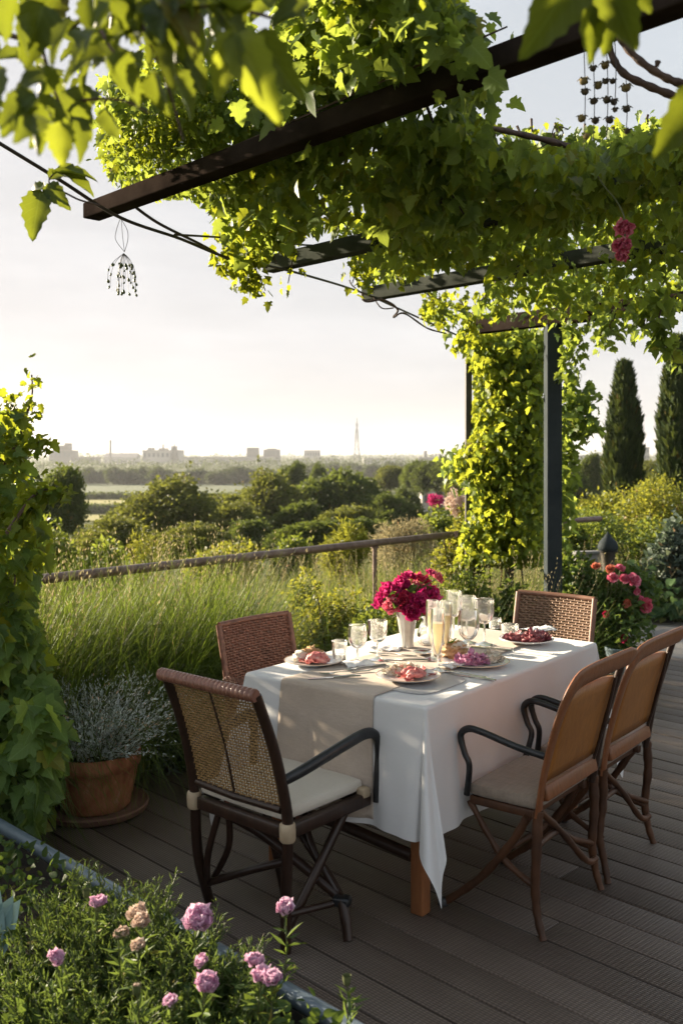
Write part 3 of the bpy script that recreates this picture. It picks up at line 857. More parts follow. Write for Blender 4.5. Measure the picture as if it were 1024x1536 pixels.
def rattan_chair(loc, rz, label, mat, frame_mat, w, arms, lean=.10, top=.875, roll=False):
    t = thing('rattan_chair', label, 'chair', loc, rz)
    W, y0, y1 = w / 2, -.20, .20
    def by(z): return y0 - lean * ((z - .42) / .45)
    def pan(s, tt):
        z = .46 + (top - .46) * tt
        return (-W + 2 * W * s, by(z) - .022 * math.sin(PI * s), z)
    m = MB(); weave(m, pan, 21, 32, .0064, .0042, .95); m.build('woven_back', M[mat], t, angle=180)
    m = MB(); m.tube([pan(i / 12, 1.0) for i in range(13)], .013, 8, True, .9); m.build('top_rail', M[frame_mat], t)
    for s in (0, 1):
        m = MB(); m.tube([(pan(s, 0)[0], by(.40), .38), pan(s, .3), pan(s, .7), pan(s, 1.005)], .0145, 8); m.build('back_post', M[frame_mat], t)
    m = MB()
    def seat(s, tt): return (-W + .01 + (2 * W - .02) * s, y0 + .005 + (y1 - y0) * tt, .435 + .008 * math.cos(PI * (s - .5)))
    weave(m, seat, 22, 22, .009, .003, .9); m.build('woven_seat', M[mat], t, angle=180)
    m = MB()
    for s in (-1, 1): m.box((s * (W - .004), 0, .41), (.03, y1 - y0 - .03, .04), None, .006)
    for y in (y0, y1): m.box((0, y, .41), (2 * W - .03, .03, .042), None, .006)
    m.build('seat_frame', M[frame_mat], t)
    for sx in (-1, 1):
        for (ya, yb) in ((y0, y0 - .03), (y1, y1 + .02)):
            m = MB(); m.tube([(sx * W, ya, .42), (sx * (W + .005), (ya + yb) / 2, .2), (sx * (W + .01), yb, 0)], [.017, .015, .013], 9); m.build('leg', M[frame_mat], t)
    if arms:
        for s in (-1, 1):
            def arm(a, b, s=s): return (s * (W - .01 + .05 * a), by(.6) + .02 + (.34) * b, .60 - .012 * (2 * a - 1) ** 2)
            m = MB(); weave(m, arm, 6, 26, .006, .003, 1.0)
            def side(a, b, s=s): return (s * (W + .035), by(.6) + .03 + .31 * b, .43 + .165 * a)
            weave(m, side, 14, 20, .006, .003, 1.0)
            m.build('armrest', M[mat], t, angle=180)
rattan_chair(T(-.655, -.105), TROT - PI / 2 - .06, 'red brown rattan armchair on the tall grass side of the table', 'rattan_red', 'rattan_red', .45, True, .10, .825)
rattan_chair(T(.0, .865), TROT + PI, 'tan rattan chair at the far end of the table by the roses', 'rattan_tan', 'rattan_frame', .425, False)

# ------------------------------------------------------------------ terracotta pot
def build_pot():
    c = on(142, 1208, 0.02); c.z = 0
    t = thing('terracotta_pot', 'big weathered terracotta pot on its saucer beside the dark cane chair', 'flower pot', c)
    m = MB(); m.lathe([(0, .0), (.215, .0), (.236, .012), (.242, .034), (.236, .040), (.226, .034), (.205, .022), (0, .022)], (0, 0, 0), 56); m.build('saucer', mat_noisy('worn_clay', [(.3, (.11, .05, .032)), (.7, (.22, .12, .085))], 9, .8, 0, .3, 60), t)
    m = MB(); m.lathe([(0, .023), (.150, .023), (.158, .032), (.178, .12), (.192, .200), (.196, .205), (.203, .212), (.207, .235), (.205, .268), (.198, .275), (.186, .272), (.182, .25), (.176, .23), (0, .225)], (0, 0, 0), 64, .004); m.build('pot', M['terracotta'], t)
    m = MB(); m.lathe([(.18, .252), (.12, .258), (0, .262)], (0, 0, 0), 24); m.build('soil', M['soil'], t)
    return c
POT = build_pot()
# ------------------------------------------------------------------ tableware
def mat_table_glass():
    m, nt, out = new_mat('clear_glass')          # clear glass; bright rim light put in as a little translucent white
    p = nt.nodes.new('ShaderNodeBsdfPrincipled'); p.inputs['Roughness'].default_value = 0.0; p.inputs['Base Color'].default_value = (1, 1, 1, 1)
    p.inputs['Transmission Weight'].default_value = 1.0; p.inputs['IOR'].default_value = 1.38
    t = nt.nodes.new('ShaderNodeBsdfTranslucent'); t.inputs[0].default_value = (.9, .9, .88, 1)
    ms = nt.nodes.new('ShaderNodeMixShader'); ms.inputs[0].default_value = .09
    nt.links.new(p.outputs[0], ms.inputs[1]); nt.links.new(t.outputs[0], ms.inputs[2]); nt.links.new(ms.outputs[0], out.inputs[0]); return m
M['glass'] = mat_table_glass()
def mat_wine():
    m, nt, out = new_mat('pale_wine')
    p = nt.nodes.new('ShaderNodeBsdfPrincipled'); p.inputs['Base Color'].default_value = (.97, .88, .62, 1); p.inputs['Roughness'].default_value = 0.0
    p.inputs['Transmission Weight'].default_value = 1.0; p.inputs['IOR'].default_value = 1.2
    t = nt.nodes.new('ShaderNodeBsdfTranslucent'); t.inputs[0].default_value = (.95, .84, .55, 1)
    ms = nt.nodes.new('ShaderNodeMixShader'); ms.inputs[0].default_value = .5
    nt.links.new(p.outputs[0], ms.inputs[1]); nt.links.new(t.outputs[0], ms.inputs[2]); nt.links.new(ms.outputs[0], out.inputs[0]); return m
M['wine'] = mat_wine()
M['water'] = mat_glass('water', (.98, .99, 1.0), 0.0, 1.33)
M['china'] = mat_noisy('white_china', [(.3, (.74, .73, .71)), (.7, (.80, .79, .77))], 5, .16)
M['china_rim'] = mat_noisy('tan_china_rim', [(.3, (.42, .25, .13)), (.7, (.55, .36, .2))], 14, .25)
M['slate'] = mat_noisy('grey_charger', [(.3, (.30, .30, .31)), (.7, (.42, .42, .43))], 12, .35)
M['silver'] = mat_noisy('silver', [(.3, (.62, .60, .57)), (.7, (.78, .76, .72))], 20, .22, 1.0)
M['vase'] = mat_noisy('pale_fluted_vase', [(.3, (.52, .50, .46)), (.7, (.70, .68, .63))], 18, .25, 0.45)
M['napkin'] = mat_cloth('white_napkin', (.70, .69, .68), (.80, .79, .77), 600, .9)
M['ham'] = mat_noisy('pink_cured_meat', [(.25, (.46, .075, .075)), (.48, (.58, .17, .155)), (.66, (.68, .34, .29)), (.8, (.76, .56, .48))], 26, .38, 0, .3, 120, (1, 1, 2.5))
M['beet'] = mat_noisy('purple_salad', [(.25, (.34, .09, .20)), (.5, (.52, .22, .36)), (.75, (.70, .46, .56))], 70, .5, 0, .5, 160)
M['dark_salad'] = mat_noisy('dark_red_salad', [(.25, (.14, .03, .05)), (.5, (.32, .09, .11)), (.75, (.52, .26, .24))], 80, .5, 0, .5, 160)
M['bread'] = mat_noisy('golden_bread', [(.25, (.30, .13, .04)), (.5, (.52, .30, .13)), (.75, (.68, .52, .33))], 40, .7, 0, .5, 120)
M['cream'] = mat_noisy('creamy_cheese', [(.25, (.56, .46, .34)), (.6, (.74, .67, .56)), (.8, (.80, .76, .68))], 45, .5, 0, .5, 120)
M['herb'] = mat_leaf('herb_leaf', (.03, .09, .012), (.06, .15, .02), (.12, .22, .04), (.25, .4, .05), .3, .5, False)

ZC = ZT + .0012
ZR = ZT + .0062            # on the runner
def top_z(p):
    q = TMAT.inverted() @ p
    return ZR if (-.225 < q.x < .205) else ZC
def spot(px, py):
    p = on(px, py, ZC); p.z = top_z(p); return p
G_GLASS = 'glasses on the dining table'

def glass(name, label, px, py, prof, fill=None, n=40, cat='glass', scale=1.0, sides=None, tilt=0.0):
    scale = scale * 1.13
    """prof: outer wall (r, z) from the foot up; the wall is 1.4 mm thick from the bowl's floor index on"""
    p = spot(px, py)
    t = thing(name, label, cat, p, RNG.random() * 3, G_GLASS)
    outer, bowl, th = prof
    inner = []
    for (r, z) in bowl: inner.append((max(r - th, 0.0), z + (th if r < .004 else 0)))
    pr = [(0, 0.0008)] + [(r * scale, z * scale + .0008) for r, z in outer + bowl] + [(r * scale, z * scale + .0008) for r, z in reversed(inner)]
    if pr[-1][0] > 1e-6: pr.append((0, pr[-1][1]))
    m = MB(); m.lathe(pr, (0, 0, 0), sides or n)
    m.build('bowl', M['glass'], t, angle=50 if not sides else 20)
    if fill:
        mat, zf = fill
        zs = [z for r, z in inner]; rs = [r for r, z in inner]
        f = [(0, zs[0] + .0012)]
        for r, z in inner:
            if z < zf and r > .001: f.append((r - .0006, z + .0008))
        rt = float(np.interp(zf, zs, rs)) - .0006
        f += [(rt, zf), (0, zf)]
        m = MB(); m.lathe([(r * scale, z * scale + .0008) for r, z in f], (0, 0, 0), n); m.build('wine' if mat == 'wine' else 'water', M[mat], t)
    return t
def goblet_prof(foot, stem_h, bowl_r, bowl_h, rim_r, th=.0014):
    outer = [(foot, 0), (foot, .002), (foot * .55, .006), (.0055, .013), (.0038, stem_h * .5), (.0042, stem_h - .006)]
    bowl = [(.002, stem_h), (bowl_r * .45, stem_h + .005), (bowl_r * .8, stem_h + bowl_h * .2), (bowl_r, stem_h + bowl_h * .45), (bowl_r * .97, stem_h + bowl_h * .7), (rim_r, stem_h + bowl_h)]
    return (outer, bowl, th)
def tumbler_prof(r0, r1, h, th=.002):
    return ([(r0 * .9, 0), (r0, .003)], [(.001, .010), (r0 * .93, .011), (r0 + (r1 - r0) * .3, h * .35), (r0 + (r1 - r0) * .7, h * .7), (r1, h)], th)
def tumbler(name, label, px, py, r0, r1, h, fill=None):
    p = spot(px, py); t = thing(name, label, 'glass', p, 0.3, G_GLASS)
    pr = [(0, .001), (r0 * .92, .001), (r0, .004), (r0 + (r1 - r0) * .5, h * .5), (r1, h), (r1 - .0016, h), (r0 + (r1 - r0) * .5 - .0018, h * .5), (r0 - .0018, .010), (0, .009)]
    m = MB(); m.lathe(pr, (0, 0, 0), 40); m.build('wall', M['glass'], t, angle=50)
    if fill:
        k = fill / h; rt = r0 + (r1 - r0) * k - .0026
        m = MB(); m.lathe([(0, .0102), (r0 - .003, .0112), (rt, fill), (0, fill)], (0, 0, 0), 40); m.build('water', M['water'], t)
def flute(label, px, py):
    outer = [(.031, 0), (.031, .002), (.015, .006), (.0048, .012), (.0036, .03), (.004, .044)]
    bowl = [(.002, .050), (.010, .060), (.0195, .095), (.0245, .14), (.0248, .18), (.0228, .215)]
    return glass('champagne_flute', label, px, py, (outer, bowl, .0013), ('wine', .165))

tumbler('water_tumbler', 'small clear tumbler, leftmost glass, behind the plate at the near left corner', 509, 992, .027, .033, .085, .03)
glass('wine_goblet', 'short round goblet beside the small tumbler, in front of the green bush', 536, 997, goblet_prof(.031, .052, .0345, .085, .031), None)
glass('wine_goblet', 'faceted goblet standing between the round goblet and the flower vase', 566, 992, goblet_prof(.031, .062, .035, .082, .036), None, sides=8)
flute('front champagne flute with pale wine, tallest of the flute group', 656, 1008)
flute('champagne flute with pale wine on the vase side of its group', 648, 991)
flute('champagne flute with pale wine behind the front flute, on the goblet side', 668, 992)
glass('wine_goblet', 'tall slim wine glass rising above all the other glasses', 680, 968, goblet_prof(.033, .105, .034, .105, .031), None)
glass('wine_goblet', 'rounded wine goblet between the tall slim glass and the wide goblet, closer to the plate', 702, 985, goblet_prof(.033, .055, .041, .115, .033), None)
glass('wine_goblet', 'large clear goblet half hidden behind the rounded goblet', 700, 966, goblet_prof(.034, .085, .04, .10, .036), None)
glass('wine_goblet', 'wide goblet with water, rightmost stemmed glass on the table', 726, 969, goblet_prof(.036, .080, .038, .10, .038), ('water', .13))
tumbler('water_tumbler', 'clear straight tumbler behind the plate of dark red salad', 764, 958, .038, .040, .062, .03)
tumbler('water_tumbler', 'low tumbler far back on the table by the tan rattan chair', 742, 944, .030, .032, .05, .02)

def vase():
    p = spot(610, 972); p.z = ZR if True else ZC
    t = thing('flower_vase', 'pale fluted silver vase holding the magenta flowers', 'vase', p)
    n, rows = 64, []
    prof = [(.026, .0), (.030, .002), (.029, .012), (.028, .03), (.033, .07), (.041, .12), (.050, .172), (.056, .200)]
    inn = [(.053, .198), (.047, .17), (.038, .12), (.029, .07), (.024, .03), (.004, .02)]
    for i, (r, z) in enumerate(prof + inn):
        row = []
        for k in range(n):
            a = 2 * PI * k / n; fl = 1 + (.035 * math.cos(10 * a) * min(1, z / .05) if i < len(prof) else 0)
            zz = z + (.006 * math.cos(5 * a + .4) if z > .19 else 0)
            row.append((r * fl * math.cos(a), r * fl * math.sin(a), zz))
        rows.append(row)
    m = MB(); m.grid(rows, True); m.build('body', M['vase'], t, angle=60)
    m = MB(); m.lathe([(0, .0), (.026, .0), (.027, .003), (0, .004)], (0, 0, 0), 32); m.build('foot', M['vase'], t)
    return p
VASE = vase()
def carafe():
    p = spot(642, 968)
    t = thing('glass_carafe', 'clear bulbous water carafe standing right of the flower vase', 'carafe', p)
    m = MB(); m.lathe([(0, .001), (.042, .001), (.047, .006), (.051, .03), (.048, .06), (.036, .09), (.030, .105), (.034, .12), (.0325, .12), (.0285, .105), (.0345, .089), (.0465, .059), (.049, .03), (.045, .009), (0, .008)], (0, 0, 0), 44)
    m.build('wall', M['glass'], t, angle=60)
    m = MB(); m.lathe([(0, .0092), (.043, .0105), (.0475, .03), (.045, .058), (.04, .07), (0, .07)], (0, 0, 0), 44); m.build('water', M['water'], t)
carafe()

# flowers ----------------------------------------------------------
M['magenta'] = mat_petal('magenta_petals', (.30, .004, .07), (.55, .02, .16), (.78, .12, .34), .35)
M['crimson'] = mat_petal('crimson_petals', (.30, .005, .03), (.55, .03, .10), (.72, .10, .20), .35)
M['rose_pink'] = mat_petal('rose_pink_petals', (.58, .06, .13), (.74, .16, .24), (.84, .34, .38), .35)
M['pompom'] = mat_petal('pompom_petals', (.54, .07, .15), (.74, .18, .29), (.84, .42, .50), .35)
M['coral'] = mat_petal('coral_petals', (.50, .10, .06), (.66, .20, .12), (.74, .36, .24), .35)
M['carnation'] = mat_petal('carnation_petals', (.55, .24, .40), (.74, .46, .61), (.86, .70, .80), .3)
M['pale_bloom'] = mat_petal('pale_bloom_petals', (.55, .38, .28), (.68, .52, .42), (.76, .66, .58), .3)
def petal_tpl(seed, ruffle=.12, cupc=.5):
    r = np.random.default_rng(seed); V_, F_, W_ = [], [], []; nt_, ns = 5, 4
    for i in range(nt_ + 1):
        t = i / nt_
        w = .10 + .42 * math.sin(PI * min(t * .62 + .02, 1)) ** .8
        for k in range(ns + 1):
            s = -1 + 2 * k / ns
            edge = ruffle * t ** 3 * math.sin(s * 9 + seed) + ruffle * .6 * t ** 4 * r.normal()
            V_.append((w * s, t * (1 - .10 * s * s) + .05 * t ** 4 * r.normal() * ruffle * 4, cupc * (.55 * t * t - .0) * .6 + .25 * abs(s) ** 2 * w + edge)); W_.append((s * .5 + .5, t))
    for i in range(nt_):
        for k in range(ns):
            a = i * (ns + 1) + k; F_ += [(a, a + 1, a + ns + 2), (a, a + ns + 2, a + ns + 1)]
    return np.array(V_), np.array(F_), np.array(W_)
PET = [petal_tpl(i) for i in range(4)]; PETR = [petal_tpl(i + 10, .26, .7) for i in range(4)]; PETR_ALL = PETR[:2] + PET[:2]
def bloom(name, c, r, up, mat, parent, n=44, ruffled=False, open_=1.0, seed=0):
    """a rosette of petals: upright in the heart, spreading outside"""
    g = np.random.default_rng(seed + 100); L = Leaves(); up = np.array(Vector(up).normalized())
    a = np.array(Vector(up).orthogonal().normalized()); b = np.cross(up, a)
    for k in range(4):
        m = n // 4
        tt = (np.arange(m) * 4 + k + .5) / n
        ph = (np.arange(m) * 4 + k) * 2.39996 + g.normal(size=m) * .25
        el = (1.35 - 1.45 * open_ * tt ** .8) + g.normal(size=m) * .14
        h = a * np.cos(ph)[:, None] + b * np.sin(ph)[:, None]
        ax = h * np.cos(el)[:, None] + up * np.sin(el)[:, None]
        pos = np.array(c) - up * r * .35 + h * (r * .10 * tt)[:, None]
        L.add((PETR if ruffled else PET)[k], pos, ax, up * 1.0 - h * .4 + g.normal(size=(m, 3)) * .2, r * (.80 + .40 * tt) * (1 + .1 * g.normal(size=m)))
    return L.build(name, mat, parent)

M['bouquet_leaf'] = mat_leaf('bouquet_leaf', (.025, .06, .015), (.05, .11, .025), (.10, .18, .04), (.22, .35, .05), .4)
def bouquet():
    t = thing('flower_bouquet', 'bunch of magenta and crimson ruffled flowers standing in the pale vase', 'bouquet', VASE + Vector((0, 0, .1)))
    base = VASE + Vector((0, 0, .195))
    heads = [(580, 884, .0, .036, 'magenta'), (569, 900, .03, .031, 'magenta'), (601, 878, -.02, .037, 'magenta'), (604, 901, -.05, .040, 'crimson'), (624, 881, .04, .036, 'rose_pink'),
             (630, 902, -.06, .037, 'magenta'), (648, 890, .0, .036, 'magenta'), (612, 864, .05, .028, 'magenta'), (634, 870, .06, .030, 'crimson'), (648, 861, .02, .023, 'magenta'), (657, 866, .0, .023, 'rose_pink'), (618, 917, -.07, .033, 'magenta'), (586, 908, -.06, .029, 'rose_pink'), (641, 912, -.03, .029, 'crimson')]
    sm = MB()
    for i, (px, py, dy, r, mt) in enumerate(heads):
        c = at(px, py, VASE.y + dy)
        up = (c - base + Vector((0, -.06, .05))).normalized()
        bloom('bloom', c, r, up, M[mt], t, 40, True, 1.0, i)
        sm.tube(curve([base + Vector((0, 0, -.16)) + Vector((RNG.normal() * .01, RNG.normal() * .01, 0)), base, (base + c) / 2 + Vector((0, 0, .01)), c - up * r * .3], 4), .0022, 5)
    sm.build('stems', M['stem_green'], t, world=True)
    L = Leaves(); N = 90; k = RNG.integers(0, len(heads), N)
    C = np.array([at(h[0], h[1], VASE.y + h[2]) for h in heads])
    f = RNG.random((N, 1)) * .75; P = np.array(base) * (1 - f) + C[k] * f + RNG.normal(size=(N, 3)) * .012
    d = nrm(P - np.array(base) + RNG.normal(size=(N, 3)) * .05 - [0, 0, .02]); L.add('ovate', P, d, rdir(N) + [0, 0, 1], .035 + .025 * RNG.random(N))
    L.build('leaves', M['bouquet_leaf'], t)
bouquet()

# plates, food ------------------------------------------------------
def plate(label, px, py, r, rim='china', rz=0.0, oval=1.0):
    p = spot(px, py); t = thing('dinner_plate', label, 'plate', p, rz, 'laid dinner plates')
    m = MB(); m.lathe([(0, .001), (r * .55, .001), (r * .62, .004), (r * .97, .0165), (r, .018), (r * .995, .0195), (r * .96, .0195), (r * .70, .0115), (r * .62, .0072), (0, .0066)], (0, 0, 0), 56)
    m.v = [(x, y * oval, z) for x, y, z in m.v]; m.build('dish', M['china'], t)
    m = MB(); m.lathe([(r * .985, .0194), (r * 1.002, .0190), (r * 1.003, .0202), (r * .985, .0206), (r * .985, .0194)], (0, 0, 0), 56); m.v = [(x, y * oval, z) for x, y, z in m.v]; m.build('rim', M[rim], t)
    return p
def food(name, label, cat, c, dx, dy, s, mat, amp=.25, freq=3.0, rz=0.0, seed=0, lift=.0, extra=None):
    p = Vector((c.x + dx, c.y + dy, c.z + .0075 + lift))
    o = thing(name, label, cat, p, rz)
    m = MB(); m.blob((0, 0, s[2] * .80), s, amp, freq, 4, None, seed)
    m.v = [(x, y, max(z, .0)) for x, y, z in m.v]
    m.build('piece' if extra else 'portion', M[mat], o, angle=180)
    if extra:
        for (q, ss, mt) in extra:
            m = MB(); m.blob((q[0], q[1], q[2]), ss, amp, freq, 3, None, seed + 5 + q[0] * 90); m.build('piece', M[mt], o, angle=180)
    return o
def slices(name, label, c, dx, dy, rx, ry, h, n, s, mat, seed, rz=0.0, lift=0.0):
    g = np.random.default_rng(seed); p = Vector((c.x + dx, c.y + dy, c.z + .0075 + lift)); o = thing(name, label, 'food', p, rz)
    r = np.sqrt(g.random(n)); a = g.random(n) * 2 * PI
    P = np.stack([rx * r * np.cos(a), ry * r * np.sin(a), h * (1 - r ** 2) * (.35 + .65 * g.random(n)) + .004], 1)
    L = Leaves(); L.add(PETR_ALL, P - [0, 0, .0], np.stack([np.cos(a), np.sin(a), .1 + .7 * g.normal(size=n)], 1), rdir(n, g) * .7 + [0, 0, 1], s * (.6 + .7 * g.random(n)))
    L.V = [np.maximum(v, [-9, -9, .001]) for v in L.V]
    L.build('slice', M[mat], o, world=False)
    m = MB(); m.blob((0, 0, h * .3), (rx * .9, ry * .9, h * .62), .35, 6, 3, None, seed); m.v = [(x, y, max(z, .0)) for x, y, z in m.v]; m.build('heap', M[mat], o, angle=180)
    return o
def ham(label, c, dx, dy, rz, seed, sc=1.0):
    g = np.random.default_rng(seed); p = Vector((c.x + dx, c.y + dy, c.z + .008)); o = thing('ham_roll', label, 'food', p, rz)
    for i in range(5):
        x = (-.012 + .008 * (i % 3)) * sc; yo = (-.026 + .013 * i) * sc; a = g.normal() * .3; ln = (.034 + .012 * g.random()) * sc; r = (.0125 + .006 * g.random()) * sc
        n = 22; pts = [(x + math.cos(a) * ln * (k / (n - 1) - .5) * 2 + .004 * math.sin(k * .9), yo + math.sin(a) * ln * (k / (n - 1) - .5) * 2 + .006 * math.sin(k * .35 + i), r * .85 + .010 * math.sin(PI * k / (n - 1)) * (1 + .5 * (i % 2))) for k in range(n)]
        m = MB(); m.tube(pts, [r * (.55 + .45 * math.sin(PI * min(1, (k + 1.5) / n)) ** .5) * (1 + .10 * math.sin(k * 2.1 + i) + .06 * g.normal()) for k in range(n)], 14, True, .8)
        m.v = [(q[0], q[1], max(q[2], .0005)) for q in m.v]; m.build('roll', M['ham'], o, angle=180)
    for a in g.random(6) * 6.28:
        L = Leaves(); L.add(PET[int(a * 7) % 4], [[.05 * sc * math.cos(a), .026 * sc * math.sin(a), .006 + .01 * g.random()]], [[math.cos(a), math.sin(a), .2 * g.normal()]], rdir(1, g) * .3 + [0, 0, 1], .036 * sc)
        L.V = [np.maximum(v, [-9, -9, .001]) for v in L.V]; L.build('slice', M['ham'], o, world=False)
p1 = plate('plate with a folded pink ham roll at the near left edge of the table', 470, 996, .118, 'china_rim')
ham('folded pink ham on the plate nearest the red brown rattan chair', p1, .02, -.02, .2, 41)
food('bread_crust', 'golden bread piece behind the folded ham on the near left plate', 'food', p1, -.01, .040, (.042, .030, .028), 'bread', .6, 9, .6, 2.0, 0, [((-.045, .005, .018), (.034, .028, .024), 'cream'), ((.04, .01, .012), (.035, .024, .016), 'cream')])
p2 = plate('plate with rosy ham slices on the grey charger at the near right corner', 612, 1021, .122, 'china_rim', .2)
ham('rosy ham slices on the plate at the near right corner of the table', p2, .025, -.022, .35, 43, .95)
slices('cream_salad', 'creamy pale salad behind the rosy ham on the corner plate', p2, -.015, .045, .085, .026, .030, 120, .019, 'cream', 46, .15)
p3 = plate('large plate with purple salad and tan rim beside the champagne flutes', 712, 997, .138, 'china_rim', -.2)
slices('purple_salad', 'heap of purple salad on the large plate beside the champagne flutes', p3, -.02, -.025, .06, .038, .040, 90, .022, 'beet', 43, .1)
slices('cheese_crumble', 'crumbled pale cheese beside the purple salad on the large plate', p3, .062, .012, .052, .034, .036, 100, .018, 'cream', 44, .3)
bc = spot(688, 984); bc.z -= .004
food('bread_roll', 'golden bread roll with green herbs behind the purple salad', 'food', p3, -.075, .075, (.046, .036, .036), 'bread', .6, 9, .3, 9.0, .004, [((.01, .0, .052), (.035, .028, .016), 'cream')])
L = Leaves(); hb = thing('herb_garnish', 'small green herb sprig on top of the golden bread roll', 'garnish', p3 + Vector((-.075, .075, .07)))
L.add('ovate', np.array(hb.location) + RNG.normal(size=(22, 3)) * [.014, .012, .006], rdir(22) + [0, 0, .4], rdir(22) + [0, 0, 1.5], .018 + .01 * RNG.random(22)); L.build('leaf', M['herb'], hb)
p4 = plate('plate with dark red salad at the far right side of the table', 789, 965, .122, 'china', .1)
slices('red_salad', 'dark red salad leaves on the far right plate', p4, .035, -.02, .062, .034, .036, 120, .022, 'dark_salad', 45, .3)
slices('olive_heap', 'dark purple olives beside the dark red salad on the far right plate', p4, -.045, .015, .045, .032, .028, 90, .016, 'dark_salad', 47)
# grey charger below the corner plate, small silver dish, napkins
def charger():
    c = spot(632, 1024); c.z = ZC
    t = thing('placemat', 'thin grey placemat at the near right corner beside the rosy ham plate', 'placemat', c, TROT)
    m = MB(); n = 48; ring = []
    for k in range(n):
        a = 2 * PI * k / n; e = .5
        ring.append((.125 * math.copysign(abs(math.cos(a)) ** e, math.cos(a)), .165 * math.copysign(abs(math.sin(a)) ** e, math.sin(a))))
    m.add([(x, y, .0005) for x, y in ring] + [(x, y, .0034) for x, y in ring] + [(x * .97, y * .97, .0040) for x, y in ring],
          [tuple(reversed(range(n)))] + [(i, (i + 1) % n, n + (i + 1) % n, n + i) for i in range(n)] + [(n + i, n + (i + 1) % n, 2 * n + (i + 1) % n, 2 * n + i) for i in range(n)] + [tuple(range(2 * n, 3 * n))])
    m.build('mat', M['slate'], t, angle=30)
def dish(label, px, py, r):
    p = spot(px, py); t = thing('silver_dish', label, 'dish', p)
    m = MB(); m.lathe([(0, .001), (r * .5, .001), (r * .7, .005), (r, .012), (r * .98, .0135), (r * .68, .007), (0, .005)], (0, 0, 0), 36); m.build('bowl', M['silver'], t)
    m = MB(); m.lathe([(r * .97, .0125), (r * 1.03, .0125), (r * 1.03, .0142), (r * .97, .0142), (r * .97, .0125)], (0, 0, 0), 36); m.build('rim', M['silver'], t)
dish('small round silver dish between the vase and the champagne flutes', 634, 984, .042)
def knife(px, py, rz, label):
    p = spot(px, py); t = thing('table_knife', label, 'knife', p, rz, 'silver cutlery')
    m = MB(); m.add([(-.0085, .0, .0012), (.0085, .0, .0012), (.0095, .06, .0012), (.006, .095, .0012), (-.0085, .10, .0012), (-.0085, .0, .003), (.0085, .0, .0028), (.0095, .06, .0026), (.006, .095, .0024), (-.0085, .10, .003)],
          [(4, 3, 2, 1, 0), (5, 6, 7, 8, 9), (0, 1, 6, 5), (1, 2, 7, 6), (2, 3, 8, 7), (3, 4, 9, 8), (4, 0, 5, 9)]); m.build('blade', M['silver'], t, smooth_s=False)
    m = MB(); m.tube([(0, .0, .004), (0, -.03, .005), (0, -.08, .0055), (0, -.105, .0048)], [.0048, .006, .0075, .006], 8, True, .55, (1, 0, 0)); m.build('handle', M['silver'], t)
def fork(px, py, rz, label):
    p = spot(px, py); t = thing('table_fork', label, 'fork', p, rz, 'silver cutlery')
    m = MB(); m.tube(curve([(0, -.10, .004), (0, -.03, .005), (0, .03, .008), (0, .05, .006)], 4), [.0065] * 4 + [.0045] * 5 + [.0055] * 4, 8, True, .4, (1, 0, 0)); m.build('handle', M['silver'], t)
    m = MB(); m.box((0, .058, .0052), (.023, .02, .0022), None, .001)
    for k in range(4): m.tube([(-.0093 + .0062 * k, .064, .0052), (-.0093 + .0062 * k, .085, .0062), (-.0093 + .0062 * k, .105, .0085)], [.0016, .0015, .0008], 5)
    m.build('tines', M['silver'], t)
def napkin(px, py, rz, s, label, seed):
    p = spot(px, py); t = thing('napkin', label, 'napkin', p, rz, 'white napkins')
    m = MB(); rows = []
    for i in range(14):
        rows.append([(s * (.5 * (i / 13 * 2 - 1)), s * .62 * (k / 9 - .5) * (1 + .2 * math.sin(i * .5 + seed)), .004 + .016 * abs(mnoise.noise((i * .33 + seed, k * .42, seed))) + .008 * math.sin(k / 9 * PI)) for k in range(10)])
    m.grid(rows); o = m.build('cloth', M['napkin'], t, angle=180); so = o.modifiers.new('thick', 'SOLIDIFY'); so.thickness = .002; so.offset = 1
charger()
fork(518, 1012, 1.9, 'silver fork lying in front of the round goblet on the near left side'); knife(500, 1019, 1.75, 'silver knife lying beside the near left plate, closest to the runner hem')
fork(694, 1012, .95, 'silver fork beside the front champagne flute and the corner plate'); knife(706, 1016, .92, 'silver knife at the right edge of the table beside the large plate')
fork(590, 985, 1.3, 'silver fork in front of the flower vase'); knife(735, 975, 1.0, 'silver knife in front of the wide goblet')
knife(605, 992, 1.45, 'silver knife in front of the flower vase beside a fork'); fork(548, 1004, 2.2, 'silver fork in front of the faceted goblet')
napkin(536, 1000, .4, .12, 'crumpled white napkin under the goblets on the near left side', 1.0); napkin(806, 948, .5, .15, 'folded white napkin by the tan rattan chair', 2.2)
napkin(578, 975, -.3, .14, 'white napkin lying left of the flower vase', 4.1); napkin(676, 1003, .7, .10, 'white napkin beneath the champagne flute feet', 6.3)
# ------------------------------------------------------------------ plants near the terrace
M['vine'] = mat_leaf('vine_leaf', (.038, .076, .020), (.074, .128, .032), (.125, .185, .056), (.44, .54, .07), .53, .42, True, 1.3)
M['column_leaf'] = mat_leaf('sunlit_column_leaf', (.045, .085, .012), (.080, .135, .018), (.13, .18, .03), (.60, .64, .05), .55, .45, False, 1.3)  # sunlight put into the colour: brighter leaf for the self-shaded column
M['vine_bright'] = mat_leaf('young_vine_leaf', (.035, .070, .010), (.062, .110, .014), (.10, .15, .024), (.46, .50, .030), .52, .42, True, 1.3)
M['ivy'] = mat_leaf('small_ivy_leaf', (.030, .060, .010), (.058, .098, .014), (.095, .14, .024), (.40, .46, .03), .5, .42, False, 2.0)
M['creeper'] = mat_leaf('broad_creeper_leaf', (.040, .080, .022), (.078, .140, .034), (.125, .195, .055), (.42, .54, .07), .5, .38, True, 1.5)
